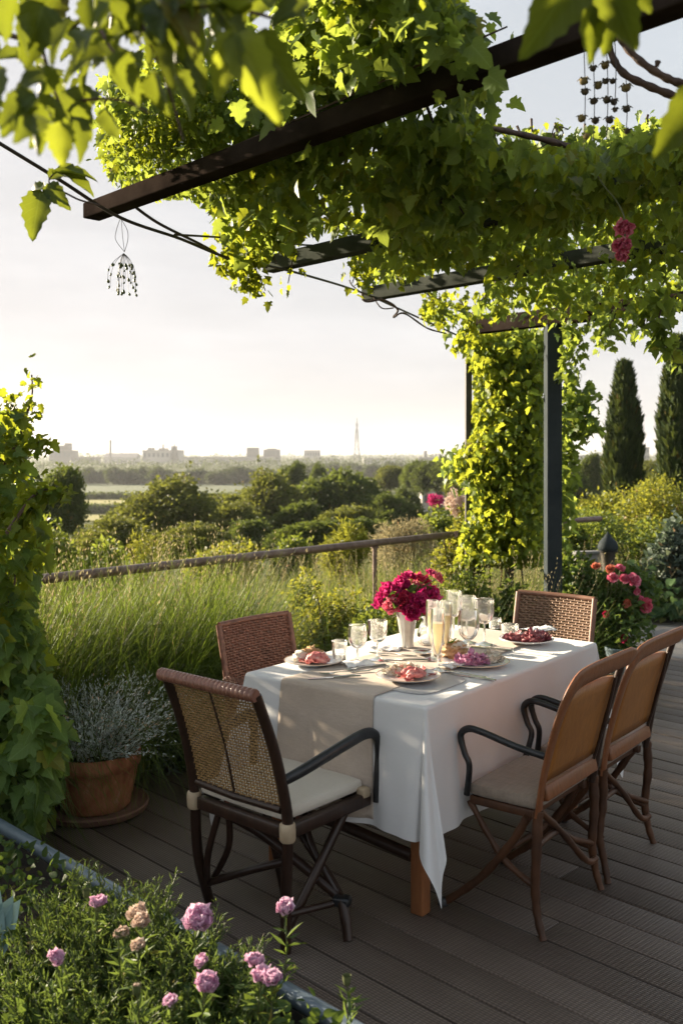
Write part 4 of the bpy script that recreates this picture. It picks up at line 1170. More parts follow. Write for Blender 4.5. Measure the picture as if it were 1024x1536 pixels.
M['branch_leaf'] = mat_leaf('overhanging_branch_leaf', (.018, .036, .008), (.034, .062, .012), (.060, .092, .018), (.24, .28, .02), .42, .4, True, 3.0)
M['branch_sunlit'] = mat_leaf('sunlit_branch_leaf', (.05, .08, .012), (.075, .11, .016), (.10, .13, .022), (.36, .40, .03), .5, .4, True, 3.0)  # lit copy of the branch leaf: sunlight put into the colour
M['bush'] = mat_leaf('garden_bush_leaf', (.030, .056, .014), (.060, .098, .024), (.105, .14, .038), (.34, .40, .05), .4, .5, False, 1.0)
M['bush_yellow'] = mat_leaf('yellow_green_bush_leaf', (.045, .065, .010), (.085, .11, .018), (.15, .16, .032), (.44, .44, .05), .42, .5, False, 1.6)
M['bush_dark'] = mat_leaf('dark_bush_leaf', (.012, .028, .008), (.028, .052, .014), (.05, .078, .022), (.16, .22, .03), .3, .5, False, .8)
M['rose_leaf'] = mat_leaf('rose_leaf', (.026, .058, .018), (.052, .105, .030), (.09, .15, .046), (.28, .38, .06), .35, .4, False, 3.0)
M['grey_leaf'] = mat_leaf('grey_leaf', (.07, .10, .075), (.12, .155, .12), (.19, .22, .185), (.16, .22, .12), .25, .6, False, 2.0)
M['silver_leaf'] = mat_leaf('silver_leaf', (.46, .52, .49), (.60, .66, .63), (.73, .77, .74), (.50, .56, .50), .25, .7, False, 4.0, .2)
M['tall_grass'] = mat_leaf('tall_grass_blade', (.022, .050, .010), (.050, .095, .018), (.105, .145, .034), (.30, .40, .05), .42, .5, False, .9)
M['meadow'] = mat_leaf('meadow_grass_blade', (.045, .078, .018), (.088, .13, .032), (.165, .185, .062), (.38, .42, .09), .42, .6, False, .35)
M['seed'] = mat_leaf('grass_seed_head', (.17, .16, .085), (.28, .25, .14), (.42, .38, .24), (.45, .38, .2), .4, .7, False, 1.0)
M['thyme'] = mat_leaf('low_herb_leaf', (.020, .042, .012), (.042, .078, .02), (.075, .12, .034), (.20, .28, .04), .35, .5, False, 3.0)
M['carn_leaf'] = mat_leaf('carnation_leaf', (.034, .064, .020), (.064, .108, .034), (.11, .16, .052), (.22, .30, .05), .35, .5, False, 2.0)

def stems_mesh(lines, r0, r1, mat, name, parent, n=5):
    m = MB()
    for l in lines: m.tube(l, taper(r0, r1, len(l)), n)
    return m.build(name, mat, parent, world=True)

# vine over the pergola --------------------------------------------
def pergola_vine():
    t = thing('climbing_vine', 'dense leafy vine sprawling over the beams above the dining table', 'vine', at(763, 680, 7.6).xy.to_3d())
    g = np.random.default_rng(21)
    left = [(150, 130), (220, 60), (330, -60), (560, -80), (700, 10), (716, 90), (712, 135), (640, 150), (560, 190), (470, 240), (390, 275), (320, 300), (230, 292), (170, 270), (146, 220)]
    under = [(300, 270), (420, 215), (560, 170), (690, 130), (735, 215), (850, 210), (945, 195), (1100, 190), (1100, 470), (1000, 462), (900, 468), (850, 480), (800, 530), (740, 540), (690, 525), (640, 470), (660, 445), (700, 418), (640, 415), (575, 440), (540, 400), (520, 370), (510, 352), (460, 345), (440, 372), (400, 395), (345, 402), (330, 340)]
    E1 = RENDS[0]
    class Kept(Leaves):
        """leaves that would hang before the front beam stay on top of it"""
        def add(self, tp, pos, axis, normal, size):
            pos = np.asarray(pos, float); bad = np.zeros(len(pos), bool)
            h = hash3(pos[:, 0] * 31, pos[:, 1] * 47, pos[:, 2] * 19, 5.0)
            for E, umin, up, part in ((RENDS[0], -2.6, .14, .66), (RENDS[1], -.80, .13, .10), (RENDS[2], -1.0, .13, .10)):
                q = (pos[:, 0] - E.x) * .729 + (pos[:, 1] - E.y) * .685
                qc = E.x * .729 + E.y * .685; k = qc / np.maximum(q + qc, .1); zz = CAM_H + (pos[:, 2] - CAM_H) * k
                u = (pos[:, 0] * k - E.x) * RD.x + (pos[:, 1] * k - E.y) * RD.y
                patch = vnoise(np.stack([u, u * 0, u * 0], 1), 2.3, 4)
                bad |= (q < .12) & (zz > ZB - .10) & (zz < ZB + up) & (h > np.where(patch > .46, part, .03)) & (u > umin) & (u < .02)
            ok = ~bad; s = np.asarray(size, float)
            super().add(tp, pos[ok], np.broadcast_to(axis, pos.shape)[ok], np.broadcast_to(normal, pos.shape)[ok], s[ok] if s.ndim else s)
            return self
    Ls = [Kept(), Kept(), Kept()]
    def fill(poly, N, z0, z1, ymax, smin, smax, kinds, thr, seed, nsc=2.6):
        P = np.array(poly); lo, hi = P.min(0), P.max(0)
        px = lo[0] + (hi[0] - lo[0]) * g.random(N * 3); py = lo[1] + (hi[1] - lo[1]) * g.random(N * 3)
        ok = in_poly(px, py, poly); px, py = px[ok], py[ok]
        if seed == 2:                                   # uneven skyline
            ok = py > 196 + 52 * vnoise(np.stack([px * .022, px * 0, px * 0], 1), 1.0, 12) * (px > 735) - 14 * g.random(len(px)); px, py = px[ok], py[ok]
        z = z0 + (z1 - z0) * g.random(len(px)) ** .8
        Y = FPX * (z - CAM_H) / (HORIZON - py)
        W = np.stack([(px - 512) * Y / FPX, Y, z], 1)
        q1 = (W[:, 0] - RENDS[0].x) * .729 + (W[:, 1] - RENDS[0].y) * .685
        hid = (q1 < .07) & (z < 2.71) & (g.random(len(px)) > .04)
        ok = ~hid & (Y < ymax) & (vnoise(W, nsc, seed) * .65 + vnoise(W, nsc * 3.1, seed + 1) * .35 > thr); W = W[ok][:N]
        n = len(W)
        ax = rdir(n, g) * [1, 1, .6] - [0, 0, .75]; no = rdir(n, g) * .9 + [0, 0, 1]
        s = smin + (smax - smin) * g.random(n) ** 1.8
        for k, (tp, li, fr0, fr1) in enumerate(kinds):
            u = hash3(W[:, 0] * 91, W[:, 1] * 77, W[:, 2] * 55, 3.0); q = (u >= fr0) & (u < fr1)
            Ls[li].add(tp, W[q], ax[q], no[q], s[q])
    fill(left, 8500, 2.62, 3.0, 4.8, .024, .054, [('lobed', 0, 0, .6), ('heart', 0, .6, .75), ('lobed', 1, .75, 1.01)], .40, 1)
    fill(under, 13800, 2.42, 2.95, 8.2, .032, .080, [('lobed', 0, 0, .55), ('heart', 0, .55, .66), ('lobed', 1, .66, .86), ('ovate', 1, .86, 1.01)], .465, 2)
    # fine small leaved growth at the sunny outer edge of the first beam
    fill([(150, 170), (320, 150), (340, 285), (300, 290), (230, 300), (170, 275), (146, 230)], 3800, 2.60, 2.95, 4.4, .018, .034, [('small', 2, 0, 1.01)], .30, 6)
    # shoots standing up along the skyline
    def cluster(px, py, Y, sx, sy, sd, N, s0, s1, li, tp='lobed', down=.9):
        a = g.normal(size=N) * sx + px; b = g.normal(size=N) * sy + py; Yv = Y + g.normal(size=N) * sd
        W = np.stack([(a - 512) * Yv / FPX, Yv, CAM_H - (b - HORIZON) * Yv / FPX], 1)
        Ls[li].add(tp, W, rdir(N, g) - [0, 0, down], rdir(N, g) + [0, 0, .8], .82 * (s0 + (s1 - s0) * g.random(N)))
    # trailing ends
    lines = []
    def trail(p0, p1, sway, N, s0, s1, li, spread=.05, tp='lobed'):
        c = curve([p0, (p0 + p1) / 2 + Vector((g.normal() * sway, g.normal() * sway, 0)), p1], 6); lines.append(c)
        C = np.array(c); k = g.random(N) * (len(C) - 1.001); i = k.astype(int); f = (k - i)[:, None]
        W = C[i] * (1 - f) + C[i + 1] * f + g.normal(size=(N, 3)) * spread * (1 - .5 * (k / len(C)))[:, None]
        Ls[li].add(tp, W, rdir(N, g) * [1, 1, .5] - [0, 0, .8], rdir(N, g) + [0, 0, .7], s0 + (s1 - s0) * g.random(N))
    for (a, b, ya, N, s0, s1, li) in [((345, 300), (340, 405), 4.5, 90, .03, .055, 1), ((365, 290), (372, 432), 4.6, 130, .03, .055, 1), ((395, 280), (398, 436), 4.6, 120, .03, .052, 1), ((425, 285), (432, 425), 4.7, 110, .03, .05, 1),
            ((410, 300), (415, 395), 4.6, 100, .03, .05, 1), ((520, 340), (528, 425), 5.1, 80, .03, .055, 1), ((556, 350), (560, 440), 5.2, 90, .03, .055, 1), ((600, 390), (605, 420), 5.6, 50, .03, .055, 1),
            ((640, 440), (636, 475), 6.6, 50, .035, .06, 1), ((670, 440), (662, 478), 6.7, 60, .035, .06, 1), ((690, 450), (686, 520), 6.8, 90, .035, .07, 1),
            ((1000, 440), (1010, 540), 5.2, 60, .05, .10, 0), ((970, 450), (965, 490), 5.6, 50, .05, .08, 0), ((900, 470), (890, 515), 6.6, 50, .045, .07, 0), ((930, 470), (935, 510), 6.2, 40, .04, .07, 0), ((850, 480), (842, 560), 7.0, 60, .04, .07, 0), ((865, 480), (860, 540), 6.9, 50, .04, .07, 0),
            ((690, 150), (700, 330), 3.2, 70, .04, .09, 0), ((640, 160), (655, 330), 3.3, 70, .04, .09, 0)]:
        trail(at(a[0], a[1], ya), at(b[0], b[1], ya), .05, N, s0, s1, li, .055)
    for (px, py, Y, sx, sy, N, s0, s1) in [(640, 35, 2.7, 45, 26, 150, .045, .09), (690, 60, 2.6, 18, 30, 60, .05, .10), (600, 105, 2.7, 50, 30, 150, .05, .11), (520, 60, 2.9, 60, 40, 160, .045, .09), (545, 12, 2.75, 40, 25, 90, .04, .07), (655, 150, 2.7, 34, 18, 46, .05, .09), (722, 130, 2.7, 8, 14, 9, .07, .10),
                     (630, 95, 2.7, 16, 22, 22, .06, .10), (790, 240, 4.2, 60, 14, 120, .04, .08), (880, 215, 4.0, 60, 14, 120, .04, .08), (980, 225, 3.8, 50, 18, 130, .04, .09), (700, 190, 3.3, 22, 26, 70, .04, .09), (480, 150, 3.1, 60, 40, 130, .05, .10), (420, 205, 3.3, 50, 20, 110, .05, .10), (300, 110, 3.6, 60, 40, 260, .03, .06), (230, 170, 3.7, 40, 40, 260, .025, .05)]:
        cluster(px, py, Y, sx, sy, .16, N, s0, s1, 0)
    for i in range(15):                                 # young shoots above the canopy
        px = g.uniform(735, 1020); h = g.uniform(16, 46); Y = g.uniform(3.7, 4.3)
        a, b = at(px, 236, Y), at(px + g.normal() * 16, 218 - h, Y)
        trail(b, a, .03, 10, .025, .055, int(g.integers(0, 2)), .022)
    Ls[0].build('foliage', M['vine'], t); Ls[1].build('young_or_sunlit_foliage', M['vine_bright'], t); Ls[2].build('fine_foliage', M['ivy'], t)
    # woody runners
    for (pts, r) in [([(250, 262, 3.8), (420, 190, 3.2), (600, 110, 2.75), (760, 40, 2.5)], .012), ([(420, 340, 4.7), (560, 290, 4.6), (760, 250, 4.4), (1020, 200, 4.0)], .013), ([(560, 400, 5.6), (720, 360, 5.4), (900, 310, 5.0), (1060, 280, 4.8)], .011),
                     ([(700, 480, 7), (760, 400, 6.0), (820, 330, 5.2), (880, 280, 4.6)], .016), ([(640, 300, 4.6), (620, 230, 3.9), (600, 160, 3.1)], .008)]:
        lines.append(curve([at(*p) for p in pts], 8))
    stems_mesh(lines, .006, .0025, M['stem_brown'], 'stem', t)
pergola_vine()

def runner(name, label, pts, r0, r1, mat='stem_brown', cat='vine stem'):
    t = thing(name, label, cat, at(*pts[0]))
    c = curve([at(*p) for p in pts], 8); m = MB(); m.tube(c, [a * (1 + .12 * math.sin(i * 1.3)) for i, a in enumerate(taper(r0, r1, len(c)))], 9)
    m.build('stem', M[mat], t, world=True); return t, c
t_, c_ = runner('bare_vine_stem', 'long bare vine stem reaching left across the sky above the leafy canopy', [(728, 190, 3.2), (770, 199, 3.3), (830, 213, 3.4), (900, 232, 3.5), (975, 236, 3.6), (1060, 236, 3.7)], .0085, .016)
m = MB()
for pts in ([(832, 212, 3.4), (828, 198, 3.4), (834, 186, 3.4)], [(834, 213, 3.4), (844, 200, 3.4), (838, 190, 3.4), (852, 194, 3.4)], [(826, 212, 3.4), (806, 224, 3.4), (790, 232, 3.4)], [(838, 214, 3.4), (856, 226, 3.4), (830, 234, 3.4)]):
    m.tube(curve([at(*p) for p in pts], 5), .0022, 5)
m.build('tendril', M['stem_brown'], t_, world=True)
runner('bare_vine_stem', 'smooth curved stem bending down from the top right leaves beside the hanging pods', [(905, 30, 2.3), (916, 80, 2.3), (935, 110, 2.3), (970, 128, 2.3), (1010, 144, 2.3), (1070, 168, 2.3)], .008, .010)
t_, c_ = runner('bare_vine_stem', 'reddish stem at the right edge above the smooth curved stem', [(922, 40, 2.1), (935, 66, 2.1), (960, 92, 2.1), (995, 115, 2.1), (1024, 126, 2.1), (1080, 140, 2.1)], .007, .0095)
m = MB(); m.tube([at(984, 100, 2.1), at(986, 92, 2.1)], [.004, .007], 6); m.build('bud', M['stem_brown'], t_, world=True)

# vine column around the posts --------------------------------------
def column_vine():
    t = thing('climbing_vine', 'sunlit yellow green vine column climbing the posts behind the table', 'vine', at(765, 680, 7.6).xy.to_3d())
    g = np.random.default_rng(5); A, B = Leaves(), Leaves()
    rows = [(500, 690, 850), (540, 704, 815), (560, 712, 812), (590, 714, 810), (620, 712, 812), (650, 708, 815), (680, 690, 815), (700, 668, 815), (730, 700, 815), (760, 706, 812), (800, 690, 812), (850, 685, 810)]
    N = 34000
    py = 495 + 350 * g.random(N); ys = [r[0] for r in rows]
    l = np.interp(py, ys, [r[1] for r in rows]); r = np.interp(py, ys, [r[2] for r in rows])
    px = l + (r - l) * g.random(N)
    Y = 8.4 + g.normal(size=N) * .27
    W = np.stack([(px - 512) * Y / FPX, Y, CAM_H - (py - HORIZON) * Y / FPX], 1)
    ok = vnoise(W, 3.0, 9) * .6 + vnoise(W, 9, 8) * .4 > .33; W = W[ok]; n = len(W)
    ax = rdir(n, g) * [1, 1, .5] - [0, 0, .8]; no = rdir(n, g) + [-.3, -.5, .5]; s = .032 + .05 * g.random(n) ** 1.5
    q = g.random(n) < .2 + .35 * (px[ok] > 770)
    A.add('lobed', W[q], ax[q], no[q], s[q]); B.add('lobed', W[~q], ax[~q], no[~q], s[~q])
    for (px, py, Y, sx, sy, m) in [(867, 615, 7.5, 15, 20, 150), (856, 590, 7.5, 8, 20, 60), (852, 660, 7.5, 7, 40, 120), (852, 740, 7.5, 6, 40, 100), (680, 700, 8.3, 12, 12, 70), (882, 640, 7.4, 9, 8, 40), (690, 690, 8.4, 8, 16, 50)]:
        a = px + g.normal(size=m) * sx; b = py + g.normal(size=m) * sy; Yv = Y + g.normal(size=m) * .1
        W = np.stack([(a - 512) * Yv / FPX, Yv, CAM_H - (b - HORIZON) * Yv / FPX], 1)
        A.add('lobed', W, rdir(m, g) - [0, 0, .8], rdir(m, g) + [0, 0, .6], .05 + .05 * g.random(m))
    A.build('foliage', M['vine'], t); B.build('young_or_sunlit_foliage', M['column_leaf'], t)
    lines = []
    for i in range(8):
        x = 722 + 80 * g.random(); lines.append(curve([at(x + g.normal() * 14, y, 8.5 + g.normal() * .12) for y in (1000, 860, 760, 660, 560, 480)], 5))
    stems_mesh(lines, .009, .004, M['stem_brown'], 'stem', t)
column_vine()

# left climber --------------------------------------------------------
def left_climber():
    t = thing('leafy_climber', 'tall climber with broad lobed leaves at the left edge beside the terracotta pot', 'climbing plant', (-1.55, 3.95, 0))
    g = np.random.default_rng(8); A, B = Leaves(), Leaves()
    ys = [600, 640, 690, 730, 770, 820, 870, 920, 960, 1000, 1050, 1100, 1150, 1190, 1225, 1245]
    bd = [30, 50, 52, 66, 52, 66, 46, 48, 46, 50, 60, 78, 76, 66, 36, 24]
    N = 6200
    py = 615 + 630 * g.random(N) ** .9; e = np.interp(py, ys, bd) + 8
    e = e + 34 * (vnoise(np.stack([py * .022, py * 0, py * 0 + g.integers(0, 2, N) * .35], 1), 1.0, 6) - .60)
    px = e - (e + 230) * g.random(N) ** 1.25 - 10
    Y = 3.75 + .85 * g.random(N) - .25 * (py > 1050)
    W = np.stack([(px - 512) * Y / FPX, Y, CAM_H - (py - HORIZON) * Y / FPX], 1)
    ok = (vnoise(W, 4, 3) * .6 + vnoise(W, 11, 4) * .4 > .41 + .09 * smooth((760 - py) / 150)) & (W[:, 2] > .02); W = W[ok]; py = py[ok]; n = len(W)
    ax = rdir(n, g) * [1, 1, .6] + [.25, -.25, -.7]; no = rdir(n, g) * .8 + [.2, -.5, .7]
    big = smooth((py - 800) / 250); s = (.045 + .035 * g.random(n)) * (1 - big) + big * (.07 + .065 * g.random(n))
    q = g.random(n) < .55 * (1 - big) + .1
    B.add('lobed', W[q], ax[q], no[q], s[q]); A.add('lobed', W[~q], ax[~q], no[~q], s[~q])
    # shoots
    lines = []
    def shoot(pts, N, s0, s1, L):
        c = curve([at(*p) for p in pts], 6); lines.append(c); C = np.array(c)
        k = g.random(N) ** .8 * (len(C) - 1.001); i = k.astype(int); W = C[i] + g.normal(size=(N, 3)) * .022
        L.add('lobed', W, rdir(N, g) + [0, 0, -.3], rdir(N, g) + [0, 0, .8], s0 + (s1 - s0) * g.random(N))
    shoot([(-10, 720, 3.9), (22, 672, 3.9), (38, 628, 3.9), (48, 595, 3.9), (48, 562, 3.9)], 70, .022, .045, B)
    shoot([(-20, 700, 4.1), (5, 650, 4.1), (12, 615, 4.1)], 60, .03, .05, B)
    shoot([(0, 690, 3.8), (45, 668, 3.8), (66, 660, 3.8)], 50, .03, .055, B)
    shoot([(10, 800, 3.7), (50, 745, 3.7), (72, 735, 3.7), (96, 752, 3.7)], 60, .035, .06, B)
    shoot([(-10, 660, 3.9), (20, 615, 3.9), (10, 605, 3.9)], 40, .025, .05, B)
    A.build('foliage', M['creeper'], t); B.build('young_or_sunlit_foliage', M['vine_bright'], t)
    for i in range(7):
        x = -160 + 190 * g.random(); lines.append(curve([at(x + g.normal() * 18, y, 4.0 + g.normal() * .15) for y in (1235, 1100, 960, 840, 740)], 5))
    stems_mesh(lines, .009, .003, M['stem_brown'], 'stem', t)
left_climber()

# foreground branches ---------------------------------------------------
def put_leaf(L, base, tip, face, wid=1.0, kind='big0', jit=0):
    b, tp = Vector(base), Vector(tip); d = tp - b
    L.add(kind, [tuple(b)], [tuple(d)], [tuple(face)], np.array([[d.length * wid * .74, d.length, d.length]]))
def front_branch():
    t = thing('overhanging_branch', 'leafy tree branch with toothed leaves reaching in at the top left corner', 'branch', at(-60, 60, 1.25))
    g = np.random.default_rng(14); L = Leaves(); Y_ = Leaves(); lines = []
    def br(pts, r): lines.append((curve([at(*p) for p in pts], 7), r))
    br([(-60, 30, 1.3), (60, 60, 1.3), (140, 20, 1.28), (200, 12, 1.25), (330, 10, 1.2), (420, 30, 1.18)], .0042)
    br([(-60, 190, 1.35), (20, 172, 1.35), (110, 152, 1.33), (180, 150, 1.3), (225, 170, 1.3)], .0032)
    br([(60, 60, 1.3), (80, 130, 1.3), (95, 165, 1.3)], .003); br([(140, 20, 1.28), (165, 70, 1.26), (185, 90, 1.25)], .003)
    br([(330, 10, 1.2), (338, 40, 1.2)], .0022); br([(200, 12, 1.25), (245, 110, 1.3), (275, 210, 1.35)], .003)
    # the bright pair and its neighbours
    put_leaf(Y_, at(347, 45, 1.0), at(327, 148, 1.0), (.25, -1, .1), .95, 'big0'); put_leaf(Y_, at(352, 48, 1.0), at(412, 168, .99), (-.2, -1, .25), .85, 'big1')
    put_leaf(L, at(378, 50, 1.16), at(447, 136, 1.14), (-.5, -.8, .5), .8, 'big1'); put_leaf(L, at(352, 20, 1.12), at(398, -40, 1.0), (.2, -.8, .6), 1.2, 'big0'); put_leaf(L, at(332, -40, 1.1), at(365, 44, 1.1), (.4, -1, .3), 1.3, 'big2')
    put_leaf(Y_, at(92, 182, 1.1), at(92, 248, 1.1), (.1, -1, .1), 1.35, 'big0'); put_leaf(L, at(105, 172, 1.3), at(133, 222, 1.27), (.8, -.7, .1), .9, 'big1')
    for i in range(190):
        px = g.uniform(-40, 300); py = g.uniform(-60, 175) - .0 * px
        if px > 190 and py > 120: continue
        if hash3(np.array([px // 42]), np.array([py // 42]), np.array([1.0]), 2.2)[0] < .30: continue
        Y = 1.25 + g.uniform(-.22, .3); b = at(px, py, Y)
        d = Vector((g.normal() * .6, g.normal() * .5, -.55 + g.normal() * .4)).normalized() * g.uniform(.045, .075)
        put_leaf(L, b, b + d, (g.normal() * .6, -.6 + g.normal() * .5, .7), g.uniform(.95, 1.3), 'big%d' % g.integers(0, 3))
    for i in range(26):
        px = g.uniform(190, 470); py = g.uniform(-50, 30); Y = 1.2 + g.uniform(-.15, .3); b = at(px, py, Y)
        d = Vector((g.normal() * .5, g.normal() * .4, -.5 + g.normal() * .4)).normalized() * g.uniform(.05, .08)
        put_leaf(L, b, b + d, (g.normal() * .5, -.6, .7), 1.15, 'big%d' % g.integers(0, 3))
    L.build('foliage', M['branch_leaf'], t); Y_.build('young_or_sunlit_foliage', M['branch_sunlit'], t)
    m = MB()
    for c, r in lines: m.tube(c, taper(r, r * .5, len(c)), 7)
    m.build('stem', M['stem_brown'], t, world=True)
    # the small sprig by the beam end
    t = thing('leafy_sprig', 'small sprig of toothed leaves hanging by the end of the front beam', 'sprig', at(135, 303, 2.3))
    L = Leaves(); Y = 2.3
    for (a, b, f, w, k) in [((62, 285), (46, 355), (.1, -1, .1), 1.15, 'big0'), ((70, 282), (28, 292), (.2, -.8, .6), .9, 'big1'), ((72, 275), (102, 312), (-.3, -1, .3), 1.1, 'big0'), ((84, 258), (140, 272), (.1, -.6, .8), 1.0, 'big1'), ((80, 262), (130, 240), (0, -.5, .9), .9, 'big2'), ((74, 270), (104, 250), (.2, -.9, .4), .9, 'big2'), ((66, 280), (84, 308), (-.6, -.9, 0), .7, 'big0')]:
        put_leaf(L, at(a[0], a[1], Y), at(b[0], b[1], Y + g.uniform(-.04, .04)), f, w, k)
    L.build('foliage', M['branch_leaf'], t)
    m = MB(); m.tube(curve([at(150, 308, Y + .1), at(120, 300, Y), at(95, 288, Y), at(70, 280, Y)], 6), .0024, 6); m.tube(curve([at(78, 284, Y), at(74, 270, Y), at(84, 258, Y)], 5), .0018, 5); m.build('stem', M['stem_brown'], t, world=True)
    # top right leaves
    t = thing('overhanging_branch', 'cluster of large yellow green leaves hanging in at the top right corner', 'branch', at(890, -60, 1.1))
    L = Leaves(); Y = 1.1
    for (a, b, f, w, k, dy) in [((868, -50), (792, 84), (.35, -1, .2), .95, 'big1', -.02), ((880, -40), (892, 95), (.1, -1, 0), .80, 'big0', .05), ((905, -45), (955, 76), (-.5, -.9, .2), .85, 'big1', .0), ((900, -60), (925, 72), (-.1, -1, .2), .9, 'big2', .03), ((840, -40), (794, 18), (.5, -.8, .2), .8, 'big0', .05), ((915, -50), (982, 20), (-.6, -.8, .2), .9, 'big0', .08),
                                ((1060, 120), (990, 235), (.2, -1, .25), .95, 'big1', .05), ((1070, 90), (1030, 180), (.0, -1, .4), .9, 'big2', .1)]:
        put_leaf(L, at(a[0], a[1], Y + dy), at(b[0], b[1], Y + dy + .02), f, w, k)
    L.build('foliage', M['branch_leaf'], t)
    m = MB(); m.tube(curve([at(1080, -120, Y), at(960, -70, Y), at(890, -50, Y), at(840, -48, Y)], 6), .004, 7); m.tube(curve([at(1080, -120, Y), at(1110, 0, Y + .05), at(1068, 110, Y + .06)], 6), .0035, 7); m.build('stem', M['stem_brown'], t, world=True)
front_branch()

# cables ------------------------------------------------------------------
def cable(label, pts, r, mat='cable'):
    t = thing('hanging_cable', label, 'cable', at(*pts[0]))
    m = MB(); c = curve([at(*p) for p in pts], 10); m.tube(c, r, 8); m.build('strand', M[mat], t, world=True)
cable('dark cable sagging from the upper left edge down to the vine column', [(-900, -420, 1.9), (-420, -70, 2.5), (-60, 178, 3.1), (0, 215, 3.2), (90, 270, 3.4), (180, 326, 3.65), (270, 358, 4.0), (340, 386, 4.4), (400, 398, 4.8), (470, 416, 5.3), (540, 438, 6.0), (600, 464, 6.6), (690, 505, 7.4)], .0068)
cable('dark cable dropping from under the front beam and joining the long sagging cable', [(205, 312, 3.9), (240, 336, 4.0), (300, 366, 4.25), (350, 392, 4.55), (400, 401, 4.85)], .0065)
cable('thin cable running nearly level from the front beam to the second rafter', [(262, 352, 4.1), (330, 356, 4.5), (400, 362, 4.9), (470, 368, 5.3), (530, 365, 5.7)], .005)
t_, c_ = runner('twining_tendril', 'twisted tendril curling round the cable below the second rafter', [(543, 440, 6.0), (548, 452, 6.0), (575, 450, 6.0), (596, 464, 6.1), (590, 476, 6.1), (606, 470, 6.1), (640, 492, 6.3), (668, 500, 6.5)], .008, .005, 'stem_brown', 'tendril')
m = MB()
for pts in ([(543, 440, 6), (528, 428, 6), (524, 420, 6)], [(560, 446, 6), (572, 462, 6), (590, 462, 6)]): m.tube(curve([at(*p) for p in pts], 5), .004, 6)
m.build('side_shoot', M['stem_brown'], t_, world=True)

# hanging decorations ---------------------------------------------------
M['pod'] = mat_noisy('dry_pod', [(.3, (.03, .022, .014)), (.7, (.10, .075, .04))], 60, .9)
M['pod_yellow'] = mat_noisy('yellow_dry_pod', [(.3, (.10, .07, .02)), (.7, (.22, .17, .06))], 60, .9)
M['green_drop'] = mat_noisy('green_drop', [(.3, (.03, .05, .012)), (.7, (.10, .13, .03))], 60, .35)
def mobile():
    Y = 3.7; t = thing('hanging_mobile', 'small teardrop mobile of green drops hanging below the end of the front beam', 'ornament', at(183, 330, Y))
    m = MB()
    for s in (-1, 1): m.tube(curve([at(181, 327, Y), at(183 + s * 8, 345, Y), at(183 + s * 9, 360, Y), at(187, 378, Y)], 6), .0011, 5)
    m.tube([at(182, 327, Y), at(184, 352, Y), at(187, 378, Y)], .001, 5); m.build('hanger', M['cable'], t, world=True)
    g = np.random.default_rng(2); s = MB(); proto = None; cen = at(186, 380, Y)
    for k in range(16):
        a = k * 2.4; rad = .058 * (.35 + .65 * g.random()); L = .10 + .07 * g.random()
        P = [cen, cen + Vector((math.cos(a) * rad * .6, math.sin(a) * rad * .6, -.03)), cen + Vector((math.cos(a) * rad, math.sin(a) * rad, -L * .6)), cen + Vector((math.cos(a) * rad * 1.1, math.sin(a) * rad * 1.1, -L))]
        c = curve(P, 4); s.tube(c, .0008, 4)
        for f in (.45, .72, 1.0):
            q = c[int(f * (len(c) - 1))]
            if proto is None:
                b = MB(); b.lathe([(0, 0), (.0035, -.005), (.0048, -.010), (.0035, -.0145), (0, -.016)], (0, 0, 0), 10); proto = o = b.build('drop', M['green_drop'], t)
            else: o = proto.copy(); COL.objects.link(o)
            o.location = q - t.location; o.rotation_euler = (g.normal() * .4, g.normal() * .4, 0); sc = .7 + .6 * g.random(); o.scale = (sc, sc, sc)
    s.build('strand', M['cable'], t, world=True)
mobile()
def pod_string(label, px, y0, y1, pods, Y):
    t = thing('pod_string', label, 'ornament', at(px, y0, Y), 0, 'strings of dry pods hanging at the top right')
    m = MB(); m.tube(curve([at(px, y0, Y), at(px + 2, (y0 + y1) / 2, Y), at(px, y1, Y)], 6), .0011, 5); m.build('string', M['cable'], t, world=True)
    for i, (dx, y, s, mt) in enumerate(pods):
        b = MB(); b.blob(at(px + dx, y, Y), (.0085 * s, .0085 * s, .0078 * s), .35, 6, 2, None, px + i); 
        p = at(px + dx, y, Y)
        for k in range(5):
            a = k * 1.3 + i; b.tube([p, p + Vector((math.cos(a) * .009 * s, math.sin(a) * .009 * s, .006 * s)), p + Vector((math.cos(a) * .014 * s, math.sin(a) * .014 * s, .003))], [.003, .002, .0006], 5)
        b.build('pod', M[mt], t, world=True, angle=180)
pod_string('leftmost string of dry pods against the sky', 875, 70, 222, [(0, 122, 1.2, 'pod_yellow'), (2, 138, 1, 'pod'), (-3, 178, 1.1, 'pod_yellow'), (4, 205, .9, 'pod_yellow')], 2.3)
pod_string('second string of dry pods from the left, shorter at the bottom than its neighbour', 889, 85, 212, [(0, 103, .9, 'pod'), (8, 128, 1.1, 'pod_yellow'), (1, 152, 1.1, 'pod'), (3, 181, 1.1, 'pod')], 2.32)
pod_string('densest string of dry pods, third along, with yellowish pod near its top', 909, 70, 210, [(-2, 98, 1.2, 'pod_yellow'), (-1, 122, .9, 'pod'), (9, 122, .8, 'pod'), (0, 150, 1.1, 'pod'), (11, 153, 1, 'pod'), (4, 180, 1.1, 'pod')], 2.3)
pod_string('thin string without big pods between the densest string and the rightmost string', 921, 50, 168, [(1, 165, .7, 'pod')], 2.28)
pod_string('rightmost string of dry pods beside the smooth curved stem', 938, 116, 205, [(0, 132, 1.3, 'pod_yellow'), (1, 164, 1.1, 'pod'), (2, 197, .9, 'pod')], 2.3)
